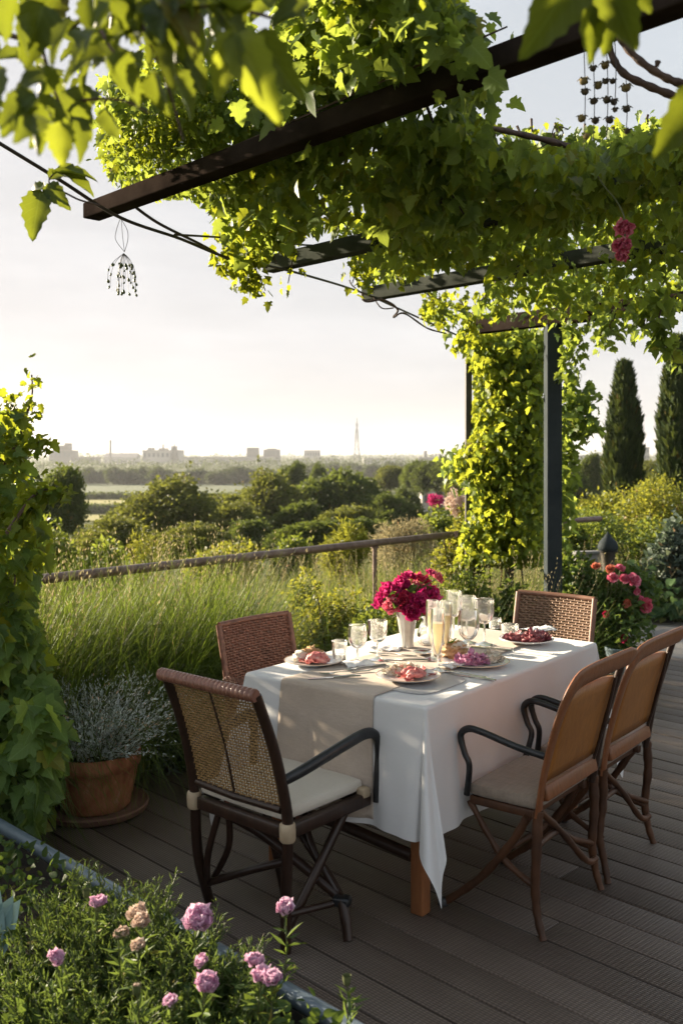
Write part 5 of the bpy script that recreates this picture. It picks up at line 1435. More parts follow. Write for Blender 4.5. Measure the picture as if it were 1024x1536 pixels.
def hanging_bloom():
    Y = 2.75; t = thing('hanging_flower', 'two pink pompom flowers dangling on a thin stem from the vine at the right', 'flower', at(895, 262, Y))
    m = MB(); m.tube(curve([at(892, 258, Y), at(906, 280, Y), at(924, 302, Y), at(936, 330, Y), at(935, 380, Y)], 6), .0025, 6); m.build('stem', M['stem_green'], t, world=True)
    for i, (px, py, r, mt) in enumerate([(937, 343, .020, 'pompom'), (933, 370, .021, 'pompom'), (932, 384, .015, 'pompom')]): bloom('bloom', at(px, py, Y), r, (0, -.5, -.6), M[mt], t, 60, True, 1.25, 70 + i)
hanging_bloom()

# silver plant in the pot, its neighbours ------------------------------------
def sprigs(L, bases, tips, per, tp, s0, s1, g, sp=.008, splay=.8):
    """leafy stems from bases to tips"""
    n = len(bases); f = (np.arange(per) + .5) / per
    B, Tt = np.asarray(bases), np.asarray(tips); d = Tt - B
    ln = np.linalg.norm(d, axis=1, keepdims=True)
    out = []
    mid = B + d * .5 + np.concatenate([d[:, :2] * -.12, ln * .10], 1)
    for k in f:
        P = B * (1 - k) ** 2 + 2 * mid * k * (1 - k) + Tt * k * k
        P = P + g.normal(size=P.shape) * sp; ax = nrm(d) * 1.0 + rdir(n, g) * splay
        L.add(tp, P, ax, rdir(n, g), (s0 + (s1 - s0) * g.random(n)) * (1.1 - .5 * k))
def silver_plant():
    c = POT; t = thing('silver_shrub', 'silvery grey lavender like plant growing in the terracotta pot', 'potted plant', c + Vector((0, 0, .26)))
    g = np.random.default_rng(3); L = Leaves(); N = 330
    a = g.random(N) * 2 * PI; r = .16 * np.sqrt(g.random(N)); b = np.stack([c.x + r * np.cos(a), c.y + r * np.sin(a), np.full(N, .26)], 1)
    out = .18 + .20 * g.random(N); h = .14 + .20 * g.random(N) ** .8 - .12 * (r / .16) ** 2 * g.random(N)
    tip = b + np.stack([np.cos(a) * out * (r / .16) + g.normal(size=N) * .05 + .05, np.sin(a) * out * (r / .16) + g.normal(size=N) * .05, h], 1)
    sprigs(L, b, tip, 24, 'lance', .020, .034, g, .006, .7)
    L.build('foliage', M['silver_leaf'], t)
    stems_mesh([curve([b[i], (b[i] + tip[i]) / 2 + [0, 0, .02], tip[i]], 4) for i in range(0, N, 2)], .0022, .001, M['stem_green'], 'stem', t, 4)
silver_plant()

# grasses -------------------------------------------------------------------
def dline(d, u):
    """garden point: d metres out from the table edge towards the valley, u along the table axis"""
    p = U * u - V * (d + 2.611) * 1.0
    return p
def grass_pts(N, d0, d1, u0, u1, g):
    d = d0 + (d1 - d0) * g.random(N); u = u0 + (u1 - u0) * g.random(N)
    P = u[:, None] * U + (-(2.611 + d))[:, None] * V
    P[:, 2] = terr(P[:, 0], P[:, 1]); return P
def grass(name, label, cat, P, h0, h1, wid, mat, g, lean=.35, seed_frac=0.0, tuft=0):
    L = Leaves(); N = len(P)
    a = g.random(N) * 2 * PI; ln = lean * g.random(N) ** .7
    ax = np.stack([np.cos(a) * ln, np.sin(a) * ln, np.ones(N)], 1) + np.array([.10, -.04, 0])
    no = np.stack([np.cos(a), np.sin(a), -np.ones(N) * .2], 1) * -1.0
    h = h0 + (h1 - h0) * g.random(N) ** .7
    k = g.integers(0, 4, N)
    for i in range(4):
        q = k == i; L.add('blade%d' % i, P[q], ax[q], no[q], np.stack([np.full(q.sum(), wid) * (.7 + .6 * g.random(q.sum())), h[q], h[q]], 1))
    o = L.build(name, M[mat]); tag(o, label, cat, None, 'stuff')
    if seed_frac > 0:
        S = Leaves(); n = int(N * seed_frac); i = g.choice(N, n, replace=False)
        base, top = P[i], P[i] + nrm(ax[i]) * (h[i] * 1.08)[:, None]
        S.add('blade0', base, nrm(ax[i]), no[i], np.stack([np.full(n, .0028), h[i] * 1.06, h[i] * .4], 1))
        for f in np.linspace(.80, 1.08, 9):
            pos = base + nrm(ax[i]) * (h[i] * f)[:, None]
            S.add('narrow', pos, nrm(ax[i]) + rdir(n, g) * .45, rdir(n, g), np.stack([np.full(n, .034), np.full(n, .024), np.full(n, .02)], 1))
        s = S.build(name.replace('grass', 'seed_heads') if 'grass' in name else 'seed_heads', M['seed']); tag(s, label.replace('blades', 'pale seed heads'), 'grass seed heads', None, 'stuff')
g_ = np.random.default_rng(31)
Pg = grass_pts(17000, 1.28, 2.1, 1.2, 4.45, g_)
# gather into tufts
cen = grass_pts(150, 1.32, 2.05, 1.2, 4.45, g_); k_ = g_.integers(0, 150, len(Pg)); Pg = cen[k_] + g_.normal(size=Pg.shape) * [.085, .085, 0]; Pg[:, 2] = terr(Pg[:, 0], Pg[:, 1])
grass('tall_grass', 'tall fine green grass blades in a bed along the deck edge behind the pot', 'grass', Pg, .70, 1.24, .0062, 'tall_grass', g_, .36, .03)
Pm = np.vstack([grass_pts(15000, 2.0, 7.5, 1.5, 11.0, g_), grass_pts(3500, .9, 2.2, 6.3, 10.5, g_)])
grass('meadow_grass', 'dry yellow green meadow grass blades on the slope beyond the railing', 'grass', Pm, .30, .72, .0055, 'meadow', g_, .5, .10)
Pc = grass_pts(2600, .3, 1.6, 4.9, 6.6, g_)
grass('bed_grass', 'long arching grass blades at the foot of the vine column', 'grass', Pc, .5, 1.0, .006, 'tall_grass', g_, .55, .05)
# ------------------------------------------------------------------ shrubs
def shrub(name, label, px, top, w, Y, mat, N, leaf, tp='small', cat='shrub', group=None, depth=None, base=None, seed=0, stem='stem_brown', lobes=9, up=.3):
    x = (px - 512) * Y / FPX; zt = CAM_H - (top - HORIZON) * Y / FPX
    zb = float(terr(x, Y)) if base is None else base
    rx = w * Y / FPX / 2; rz = (zt - zb) / 2 * 1.04
    t = thing(name, label, cat, (x, Y, zb), 0, group)
    g = np.random.default_rng(seed + 40)
    P, d = lumpy((x, Y, zb + rz * .98), (rx, depth or rx, rz), N, seed, lobes)
    n = len(P); L = Leaves()
    L.add(tp, P, d + rdir(n, g) * .9 + [0, 0, -.1], d * .6 + rdir(n, g) * .7 + [0, 0, up], leaf * (.65 + .7 * g.random(n)))
    L.build('foliage', M[mat], t)
    lines = []
    for i in range(7):
        a = g.random() * 2 * PI; q = np.array([x, Y, zb]) + [math.cos(a) * rx * .75, math.sin(a) * (depth or rx) * .75, rz * (1.0 + .6 * g.random())]
        lines.append(curve([(x + math.cos(a) * .04, Y + math.sin(a) * .04, zb - .05), tuple((np.array([x, Y, zb]) * .6 + q * .4) + [0, 0, rz * .2]), tuple(q)], 5))
    stems_mesh(lines, .012 * min(3, max(.5, rz)), .004, M[stem], 'stem', t)
    return t
SG = 'shrubs in the bed between the table and the railing'
shrub('garden_shrub', 'yellow green shrub in the bed between the red brown rattan chair and the vase', 495, 838, 120, 6.25, 'bush_yellow', 5200, .032, seed=1, group=SG, cat='shrub')
shrub('garden_shrub', 'small leaved green shrub directly behind the goblets on the table', 560, 880, 110, 5.9, 'bush', 4800, .032, seed=2, group=SG)
shrub('garden_shrub', 'bright shrub behind the magenta flowers, below the railing post', 620, 838, 120, 6.8, 'bush_yellow', 5200, .034, seed=3, group=SG)
shrub('garden_shrub', 'green shrub at the foot of the vine column, left of the big post', 705, 836, 130, 6.6, 'bush', 5200, .036, seed=4, group=SG)
shrub('garden_shrub', 'dark low shrub just left of the tan rattan chair', 770, 862, 110, 6.4, 'bush_dark', 4200, .042, seed=5, group=SG, tp='ovate')
shrub('garden_shrub', 'yellow leaved shrub behind the thin post where the railing ends', 690, 745, 75, 8.3, 'bush_yellow', 4200, .045, seed=6, group=SG)
shrub('garden_shrub', 'low dark leafy plant at the foot of the tall grass behind the pot', 290, 1062, 90, 5.1, 'bush_dark', 2200, .045, 'ovate', seed=7, depth=.2)
shrub('garden_shrub', 'low grey green leafy plant beside the red brown rattan chair at the grass bed edge', 262, 1085, 66, 5.0, 'grey_leaf', 1300, .05, 'narrow', seed=8, depth=.15)
shrub('garden_shrub', 'orange tinged bush rising out of the meadow just under the railing', 455, 838, 80, 7.4, 'bush_yellow', 2600, .034, seed=9)
# low wood beyond the railing
MG = 'bushes on the meadow slope beyond the railing'
shrub('meadow_bush', 'flat topped bright bush beyond the railing in front of the olive tree', 340, 802, 130, 13, 'bush_yellow', 3800, .07, seed=11, group=MG)
shrub('meadow_bush', 'round bright green bush beyond the railing in front of the large dark trees', 440, 786, 62, 13, 'bush', 3000, .07, seed=12, group=MG)
shrub('meadow_bush', 'feathery tall weed bush with upright shoots left of the flat topped bush', 215, 772, 70, 11, 'bush_yellow', 2400, .07, 'narrow', seed=13, group=MG)
shrub('meadow_bush', 'wispy bush rising just behind the railing right of the round bright bush', 515, 775, 90, 11.5, 'bush_yellow', 3200, .085, 'narrow', seed=14, group=MG)
shrub('meadow_bush', 'pale beige flowering bush beyond the railing left of the thin post', 610, 758, 110, 12.5, 'seed', 4200, .07, 'narrow', seed=15, group=MG)
shrub('meadow_bush', 'dark green bush at the left beside the climber, beyond the railing', 70, 782, 130, 12, 'bush', 3600, .075, seed=16, group=MG)
shrub('meadow_bush', 'grassy low bush left of the feathery weed bush', 150, 800, 100, 12, 'bush', 2800, .075, seed=17, group=MG)
shrub('blossom_bush', 'white and pink blossoming bush in front of the white house', 682, 726, 44, 16, 'pale_bloom', 1500, .055, seed=18, base=at(682, 790, 16).z)
shrub('blossom_bush', 'magenta blossoming bush low beside the white house', 651, 741, 24, 24, 'magenta', 700, .07, seed=19, base=at(651, 766, 24).z)
shrub('meadow_bush', 'green bush in front of the magenta and pale blossoms left of the thin post', 664, 756, 90, 14, 'bush', 4200, .07, seed=20, group=MG)
# right hand garden
RG = 'large shrubs at the back of the garden on the right'
shrub('large_shrub', 'wide green shrub behind the lamp, right of the big post', 890, 735, 150, 11.5, 'bush', 13000, .045, seed=21, group=RG, depth=1.0)
shrub('large_shrub', 'sunlit yellow topped shrub below the rightmost cypress', 985, 702, 130, 14, 'bush_yellow', 11000, .052, seed=22, group=RG, depth=1.2)
shrub('large_shrub', 'bright shrub below the left cypress, behind the wide green shrub', 905, 722, 110, 15, 'bush_yellow', 5200, .075, seed=23, group=RG)
shrub('large_shrub', 'dark shrub at the right edge behind the broad leaved plants', 1000, 770, 170, 10.8, 'bush', 10000, .045, seed=24, group=RG)
shrub('large_shrub', 'green shrub seen just right of the big post, behind the roses', 858, 760, 70, 10.5, 'bush', 3600, .055, seed=25, group=RG)
shrub('large_shrub', 'dark low shrub between the lamp and the roses', 885, 838, 90, 9.0, 'bush', 3600, .05, seed=26, group=RG)
shrub('large_shrub', 'silvery leaved tall shrub at the right edge with pale flower tips', 1015, 758, 80, 9.6, 'grey_leaf', 2600, .06, 'ovate', seed=27, group=RG)
# broad leaved hosta like plants on the far side of the path
M['hosta'] = mat_leaf('hosta_leaf', (.022, .050, .018), (.045, .090, .034), (.075, .13, .05), (.18, .28, .06), .3, .4, True, 2.0)
def hosta(label, px, py, Y, N, s, seed):
    g = np.random.default_rng(seed); c = at(px, py, Y); zb = -.07
    t = thing('broad_leaved_plant', label, 'plant', (c.x, c.y, zb), 0, 'broad leaved plants beyond the path')
    a = g.random(N) * 2 * PI; r = .34 * np.sqrt(g.random(N)); h = (c.z - zb) * (.35 + .65 * g.random(N)) * (1 - .5 * r / .34)
    P = np.stack([c.x + r * np.cos(a), c.y + r * np.sin(a), zb + h], 1)
    L = Leaves(); L.add('heart', P, np.stack([np.cos(a), np.sin(a), -.35 + .4 * g.normal(size=N)], 1), rdir(N, g) * .4 + [0, -.3, 1], s * (.6 + .7 * g.random(N))); L.build('leaves', M['hosta'], t)
    stems_mesh([[tuple([c.x + .05 * math.cos(a[i]), c.y + .05 * math.sin(a[i]), zb]), tuple((P[i] + [c.x, c.y, zb]) / 2 + [0, 0, .06]), tuple(P[i])] for i in range(N)], .005, .003, M['stem_green'], 'stem', t, 5)
hosta('broad leaved plant right of the roses, at the left of its row', 960, 838, 9.6, 130, .10, 1)
hosta('broad leaved plant at the right edge of the picture beyond the path', 1018, 848, 9.4, 130, .105, 2)
hosta('smaller broad leaved plant between the lamp and the row of broad leaves', 925, 850, 10.0, 90, .09, 3)

def rose_bush():
    Y = 7.35; t = thing('rose_bush', 'dense rose bush with pink and coral blooms beside the tan rattan chair', 'rose bush', (at(900, 980, Y).x, Y, -.05))
    g = np.random.default_rng(12); L = Leaves()
    for (px, py, rx, rz, N) in [(880, 895, .28, .32, 2600), (925, 920, .26, .36, 2600), (940, 878, .20, .21, 1500), (880, 960, .25, .24, 1300), (862, 862, .20, .2, 1100), (918, 975, .16, .18, 700)]:
        c = at(px, py, Y + g.normal() * .12); P, d = lumpy(c, (rx, rx, rz), N, int(px)); n = len(P)
        L.add('ovate', P, d + rdir(n, g), d + rdir(n, g) * .7 + [0, 0, .4], .045 * (.6 + .7 * g.random(n)))
    L.build('foliage', M['rose_leaf'], t)
    lines = []
    for i, (px, py, r, mt, up) in enumerate([(969, 908, .058, 'rose_pink', (.3, -1, .1)), (950, 870, .058, 'pompom', (.3, -.7, .5)), (936, 868, .040, 'pompom', (0, -.7, .6)), (919, 866, .040, 'pompom', (-.2, -.7, .6)), (930, 852, .038, 'pompom', (.2, -.5, .8)), (914, 853, .036, 'coral', (-.3, -.6, .7)),
                                 (893, 849, .034, 'coral', (-.2, -.6, .7)), (955, 887, .030, 'pompom', (.5, -.8, 0)), (960, 898, .026, 'pompom', (.5, -.8, 0)), (940, 905, .034, 'coral', (.2, -1, .1)), (908, 921, .026, 'crimson', (-.2, -1, .2)), (935, 957, .032, 'crimson', (.3, -1, .1))]):
        c = at(px, py, Y - .30); bloom('rose', c, r * .82, up, M[mt], t, 36, False, .95, 30 + i)
        lines.append(curve([(at(900, 980, Y).x + g.normal() * .05, Y, -.05), tuple((c + Vector((at(900, 980, Y).x, Y, 0))) / 2), tuple(c)], 5))
    stems_mesh(lines, .006, .003, M['stem_green'], 'stem', t)
    p = at(931, 968, 7.12); q = thing('glazed_pot', 'pale blue glazed pot half hidden under the rose bush', 'flower pot', (p.x, p.y, -.016))
    m = MB(); m.lathe([(0, .0), (.075, 0), (.085, .01), (.105, .09), (.112, .17), (.118, .175), (.119, .2), (.108, .2), (.10, .17), (0, .165)], (0, 0, 0), 36); m.build('body', mat_noisy('pale_blue_glaze', [(.3, (.20, .28, .33)), (.7, (.34, .42, .46))], 6, .25), q)
    m = MB(); m.lathe([(.098, .172), (0, .176)], (0, 0, 0), 20); m.build('soil', M['soil'], q)
rose_bush()

# lamp bollard ------------------------------------------------------------------
def bollard():
    p = at(911, 855, 9.4); t = thing('garden_lamp', 'dark bollard lamp with a domed blue grey cap among the shrubs', 'lamp', (p.x, p.y, -.06))
    H = CAM_H - (797 - HORIZON) * 9.4 / FPX + .06
    m = MB(); m.lathe([(0, 0), (.07, 0), (.072, .03), (.05, .06), (.046, H * .45), (.052, H * .62), (.075, H * .78), (.080, H * .80), (0, H * .80)], (0, 0, 0), 28); m.build('post', M['post_dark'], t)
    m = MB(); m.lathe([(0, H * .795), (.088, H * .80), (.098, H * .815), (.096, H * .845), (.082, H * .89), (.052, H * .925), (.034, H * .94), (.03, H * .96), (.012, H * .975), (.010, H * .99), (0, H)], (0, 0, 0), 28); m.build('cap', M['post'], t)
    m = MB(); m.lathe([(.084, H * .78), (.094, H * .785), (.094, H * .797), (.084, H * .80), (.084, H * .78)], (0, 0, 0), 28); m.build('collar', M['arm'], t)
    q = at(884, 838, 9.9); s = thing('stone_slab', 'pale upright stone slab behind the lamp bollard, half hidden by shrubs', 'stone', (q.x, q.y, -.06), .3)
    m = MB(); m.box((0, 0, .32), (.34, .07, .64), None, .012); m.build('block', M['stone'], s)
    m = MB(); m.box((0, 0, .655), (.38, .10, .03), None, .006); m.build('cap', M['stone'], s)
bollard()

# cypresses --------------------------------------------------------------------
M['cypress'] = mat_leaf('cypress_spray', (.018, .032, .014), (.034, .056, .020), (.060, .082, .030), (.12, .15, .03), .25, .6, False, .8)
def cypress(label, px, top, base, w, Y, seed):
    c = at(px, top, Y); zb = float(terr(c.x, c.y)); H = c.z - zb; R = w * Y / FPX / 2; g = np.random.default_rng(seed)
    t = thing('cypress_tree', label, 'tree', (c.x, c.y, zb), 0, 'columnar cypress trees')
    N = 17000; k = g.random(N) ** .95; a = g.random(N) * 2 * PI
    prof = np.interp(k, [0, .06, .2, .42, .62, .80, .92, 1.0], [.50, .82, .98, 1.0, .84, .52, .24, .02])
    lump = .62 + .45 * vnoise(np.stack([np.cos(a) * 2.2, np.sin(a) * 2.2, k * 9], 1), 1.0, seed) + .30 * vnoise(np.stack([np.cos(a) * 5, np.sin(a) * 5, k * 26], 1), 1.0, seed + 5) + .12 * np.maximum(g.normal(size=N), 0) * (g.random(N) < .2)
    r = R * prof * lump * (1 - .5 * g.random(N) ** 2.2)
    P = np.stack([c.x + r * np.cos(a), c.y + r * np.sin(a), zb + .3 + k * (H - .3)], 1)
    ax = np.stack([np.cos(a) * .45, np.sin(a) * .45, np.ones(N)], 1) + rdir(N, g) * .35
    L = Leaves(); L.add('narrow', P, ax, np.stack([np.cos(a), np.sin(a), np.zeros(N)], 1) + rdir(N, g) * .6, np.stack([np.full(N, .55), .16 + .20 * g.random(N), np.full(N, .2)], 1)); L.build('crown', M['cypress'], t)
    m = MB(); m.tube([(c.x, c.y, zb - .2), (c.x, c.y, zb + H * .5), (c.x, c.y, zb + H * .93)], [.13, .07, .015], 8); m.build('trunk', M['bark'], t, world=True)
cypress('cypress left of the other, standing clear against the sky behind the garden shrubs', 935, 556, 715, 43, 22, 1)
cypress('cypress cut by the right edge of the picture, taller than the other', 1016, 520, 705, 48, 20, 2)

# foreground bed ------------------------------------------------------------------
def bed_point(s, k):
    return PIPE_A + PIPE_D * s + PIPE_N * k
def carnation(label, px, py, blooms, N, hgt, seed, spread=.16):
    g = np.random.default_rng(seed); z0 = .26
    c = on(px, py, z0); t = thing('carnation_plant', label, 'flowering plant', c, 0, 'pink carnations in the planter')
    a = g.random(N) * 2 * PI; r = spread * np.sqrt(g.random(N)); b = np.stack([c.x + r * np.cos(a), c.y + r * np.sin(a), np.full(N, z0)], 1)
    off = (b[:, :2] - np.array(PIPE_A)[:2]) @ np.array(PIPE_N)[:2]
    ok = off > .04; b = b[ok]; a = a[ok]; n = len(b)
    tip = b + np.stack([np.cos(a) * .05 + g.normal(size=n) * .035, np.sin(a) * .05 + g.normal(size=n) * .035, hgt * (.5 + .6 * g.random(n))], 1)
    L = Leaves(); sprigs(L, b, tip, 34, 'narrow', .020, .040, g, .005, .9); 
    lines = [curve([tuple(b[i]), tuple((b[i] + tip[i]) / 2 + [0, 0, .01]), tuple(tip[i])], 4) for i in range(n)]
    for i, (bx, by, Y, r, mt, op) in enumerate(blooms):
        h = at(bx, by, Y); r *= .74; bloom('bloom', h, r, (g.normal() * .2, -.25, 1), M[mt], t, 52, True, op, seed * 9 + i + 3)
        st = Vector((h.x * .75 + c.x * .25 , h.y * .75 + c.y * .25 + .02, z0)); l = curve([st, (st + h) / 2 + Vector((g.normal() * .01, 0, .01)), h - Vector((0, 0, r * .3))], 6); lines.append(l)
        sp = np.array(l)[:-3]; q = np.repeat(sp, 3, 0); L.add('narrow', q, rdir(len(q), g) + [0, 0, .7], rdir(len(q), g), .035 + .02 * g.random(len(q)))
        cx = MB(); hh = h - Vector((0, 0, r * .42)); cx.lathe([(0, -.012), (.007, -.008), (.009, .002), (.010, .012)], hh, 10); cx.build('calyx', M['stem_green'], t, world=True)
    L.build('foliage', M['carn_leaf'], t)
    stems_mesh(lines, .0022, .0014, M['stem_green'], 'stem', t, 5)
C = 'carnation'
carnation('carnation plant with the largest pink flower, in the middle of the planter', 270, 1462, [(298, 1380, 2.28, .042, C, .8), (303, 1442, 2.1, .019, C, .7)], 120, .16, 1)
carnation('carnation plant at the right end of the planter with twin mauve flowers', 400, 1500, [(392, 1464, 2.08, .026, C, .7), (409, 1468, 2.06, .025, C, .7), (382, 1442, 2.12, .026, C, .6), (427, 1364, 2.32, .030, C, .6)], 110, .12, 2, .13)
carnation('carnation plant with a wide mauve flower at the bottom of the picture', 310, 1545, [(310, 1477, 2.0, .032, C, .7), (256, 1502, 1.95, .018, C, .7)], 110, .13, 3, .13)
carnation('carnation plant with one deep pink flower beside the blue grey pipe, farthest along', 150, 1430, [(147, 1356, 2.4, .028, C, .6)], 90, .17, 4)
carnation('carnation plant with a small pink flower at the far left of the planter', 80, 1520, [(84, 1438, 2.1, .024, C, .7)], 120, .15, 5)
carnation('pale flowered plant with cream and blush flowers between the pink carnations', 205, 1450, [(206, 1368, 2.3, .025, 'pale_bloom', .9), (212, 1382, 2.26, .024, 'pale_bloom', .9), (184, 1398, 2.25, .017, 'pale_bloom', .8), (208, 1418, 2.15, .019, 'pale_bloom', .8), (178, 1400, 2.2, .014, 'pale_bloom', .8)], 100, .15, 6)
carnation('leafy carnation plant without open flowers at the bottom left corner', 170, 1560, [(205, 1482, 1.95, .011, 'pale_bloom', .3)], 130, .15, 7)
carnation('young leafy carnation plant with bright shoots by the dark cane chair', 285, 1408, [(130, 1340, 2.5, .006, 'pale_bloom', .2)], 60, .20, 8, .10)
carnation('sparse carnation plant at the right tip of the planter with upright green shoots', 490, 1530, [(520, 1470, 2.1, .005, 'pale_bloom', .2)], 46, .13, 9, .08)
def low_cover():
    g = np.random.default_rng(77); N = 5200
    s = g.random(N) * 2.4; k = .05 + g.random(N) * 1.05
    P = np.array([tuple(bed_point(a, b)) for a, b in zip(s, k)]); P[:, 2] = .25 + .10 * g.random(N) * (0.6 + vnoise(P, 6, 3))
    L = Leaves(); L.add('ovate', P, rdir(N, g) + [0, 0, .6], rdir(N, g) + [0, 0, .6], .018 + .022 * g.random(N))
    o = L.build('ground_cover', M['thyme']); tag(o, 'low green ground cover leaves filling the planter under the carnations', 'ground cover', None, 'stuff')
low_cover()
def left_leaf():
    t = thing('agave_plant', 'pale blue green pointed leaf plant cut by the left edge beside the carnations', 'plant', on(-30, 1440, .27))
    L = Leaves(); b = np.array(on(-30, 1440, .27)); g = np.random.default_rng(6)
    for a in np.linspace(-.9, 1.2, 6): L.add('ovate', [b], [[math.sin(a) * .7, .1, 1]], [[.2, -1, .4]], np.array([[.16, .17, .17]]))
    L.build('leaves', mat_leaf('blue_agave_leaf', (.12, .20, .19), (.18, .27, .26), (.24, .34, .33), (.2, .3, .25), .15, .5, False), t)
    m = MB(); m.tube([tuple(b - [0, 0, .03]), tuple(b + [0, 0, .03])], .012, 8); m.build('stem', M['stem_green'], t, world=True)
left_leaf()
# ------------------------------------------------------------------ trees
M['tree_olive'] = mat_leaf('olive_tree_leaf', (.036, .052, .014), (.068, .088, .024), (.115, .13, .04), (.28, .30, .05), .36, .6, False, .35)
M['tree_dark'] = mat_leaf('dark_tree_leaf', (.026, .044, .014), (.050, .074, .022), (.085, .11, .034), (.20, .25, .04), .34, .6, False, .3)
M['tree_far'] = mat_leaf('distant_tree_leaf', (.020, .036, .014), (.038, .058, .022), (.062, .084, .032), (.14, .18, .03), .25, .6, False, .1)
PROTO = []
def tree_proto(seed, mat, N=9000, leaf=.10, tp='clump', flat=1.0):
    """unit tree: crown radius 1, total height 2"""
    g = np.random.default_rng(seed); t = thing('broadleaf_tree', 'x', 'tree')
    P, d = lumpy((0, 0, .98 * flat), (1, 1, 1.04 * flat), N, seed, 17, .6); n = len(P); L = Leaves()
    L.add(tp, P, d + rdir(n, g), d * .7 + rdir(n, g) * .6 + [0, 0, .3], leaf * (.6 + .8 * g.random(n)))
    cr = L.build('crown', M[mat], t, world=False)
    m = MB(); m.tube(curve([(0, 0, -.3), (.02, .01, .3), (-.02, .02, .8), (0, 0, 1.3)], 5), taper(.085, .03, 16), 8)
    for i in range(8):
        a = i * 2.4; z = .45 + .09 * i; q = (math.cos(a) * .62, math.sin(a) * .62, z + .45)
        m.tube(curve([(0, 0, z), (math.cos(a) * .3, math.sin(a) * .3, z + .18), q], 5), taper(.035, .010, 11), 6)
    tr = m.build('trunk', M['bark'], t)
    KIDS[t.name] = [cr, tr]; return t
PR = {'olive': [tree_proto(1, 'tree_olive'), tree_proto(2, 'tree_olive')], 'dark': [tree_proto(3, 'tree_dark'), tree_proto(4, 'tree_dark')],
      'far': [tree_proto(5, 'tree_far', 1500, .2), tree_proto(6, 'tree_far', 1500, .2), tree_proto(7, 'tree_far', 1500, .2)]}
USED = set(); tr_ = random.Random(5)
def tree(kind, label, px, top, w, Y, base_py=None, group=None, cat='tree'):
    pr = tr_.choice(PR[kind]) if len(PR[kind]) > 1 else PR[kind][0]
    c = at(px, top, Y); zb = float(terr(c.x, Y)) if base_py is None else at(px, base_py, Y).z
    H = c.z - zb; R = w * Y / FPX / 2
    if pr.name in USED: t = copy_tree(pr)
    else: t = pr; USED.add(pr.name)
    t.location = (c.x, Y, zb); t.rotation_euler = (0, 0, tr_.random() * 6.28); t.scale = (R * tr_.uniform(.95, 1.15), R * tr_.uniform(.8, 1.2), H / 2.0)
    t['label'] = label; t['category'] = cat
    if group: t['group'] = group
    return t
TG = 'trees in the valley below the railing'
tree('dark', 'dark tree at the far left, half hidden behind the climber', 88, 688, 84, 34, 830, TG)
tree('olive', 'rounded olive green tree standing in front of the strips of field', 252, 708, 160, 40, 828, TG)
tree('olive', 'low olive tree between the rounded tree and the tall pair of trees', 345, 748, 110, 42, 830, TG)
tree('olive', 'pale olive tree leaning against the left of the tall middle tree', 412, 700, 120, 52, 822, TG)
tree('dark', 'tall dense tree in the middle of the valley view', 490, 692, 125, 56, 818, TG)
tree('dark', 'dark tree right of the tall dense middle tree', 548, 704, 90, 58, 815, TG)
tree('dark', 'small dark tree in front of the gap to the white house', 590, 734, 80, 52, 815, TG)
tree('dark', 'bushy tree low down left of the white house', 610, 724, 46, 70, 790, TG)
tree('dark', 'round tree behind the thin post, above the white house', 655, 678, 70, 110, 745, TG)
tree('dark', 'darker round tree left of the tree above the white house', 622, 684, 48, 120, 745, TG)
tree('olive', 'low tree under the mast, right of the tall dense tree', 585, 692, 62, 130, 742, TG)
tree('dark', 'dark far tree peeping over the pale olive tree', 438, 686, 42, 95, 750, TG)
tree('dark', 'tiny dark tree peeping over the tall dense middle tree', 476, 689, 28, 110, 750, TG)
tree('olive', 'tree partly hidden behind the vine column', 700, 696, 60, 60, 780, TG)
tree('dark', 'tree right of the big post, before the far hills', 885, 672, 44, 75, 760, TG)
tree('dark', 'broad tree just right of the big post, lower than its neighbour', 862, 690, 60, 60, 790, TG)
tree('olive', 'tree between the two cypresses, far behind', 975, 680, 50, 80, 760, TG)
tree('olive', 'low bushy tree at the left below the fields', 175, 770, 110, 30, 850, TG)
tree('olive', 'low bushy tree in front of the rounded olive green tree', 290, 780, 120, 26, 850, TG)
tree('dark', 'low bushy tree in front of the tall dense middle tree', 470, 775, 120, 32, 840, TG)
tree('dark', 'low bushy tree filling the slope below the railing post', 560, 772, 110, 30, 840, TG)
tree('olive', 'olive tree between the rounded tree and the pale olive tree, lower than both', 330, 728, 100, 47, 830, TG)
tree('dark', 'bushy tree low between the pale olive tree and the tall dense tree', 450, 745, 90, 46, 830, TG)
tree('olive', 'low olive bushy tree under the dark tree right of the middle', 530, 748, 90, 44, 830, TG)
tree('dark', 'low bushy tree right above the flat topped bright bush', 380, 772, 100, 34, 850, TG)
tree('olive', 'low pale bushy tree left of the rounded olive green tree', 190, 748, 70, 44, 830, TG)
x_ = 110.0; i_ = 0
while x_ < 470:
    w_ = tr_.uniform(24, 40); tree('far', 'far tree in the hedge like row behind the pale fields', x_, tr_.uniform(698, 706), w_, tr_.uniform(430, 470), 730, 'row of far trees behind the fields'); x_ += w_ * .62
x_ = 470.0
while x_ < 900:
    w_ = tr_.uniform(26, 44); tree('far', 'far hazy tree in the belt left and right of the mast', x_, tr_.uniform(690, 699), w_, tr_.uniform(500, 640), 722, 'belt of far hazy trees'); x_ += w_ * .8
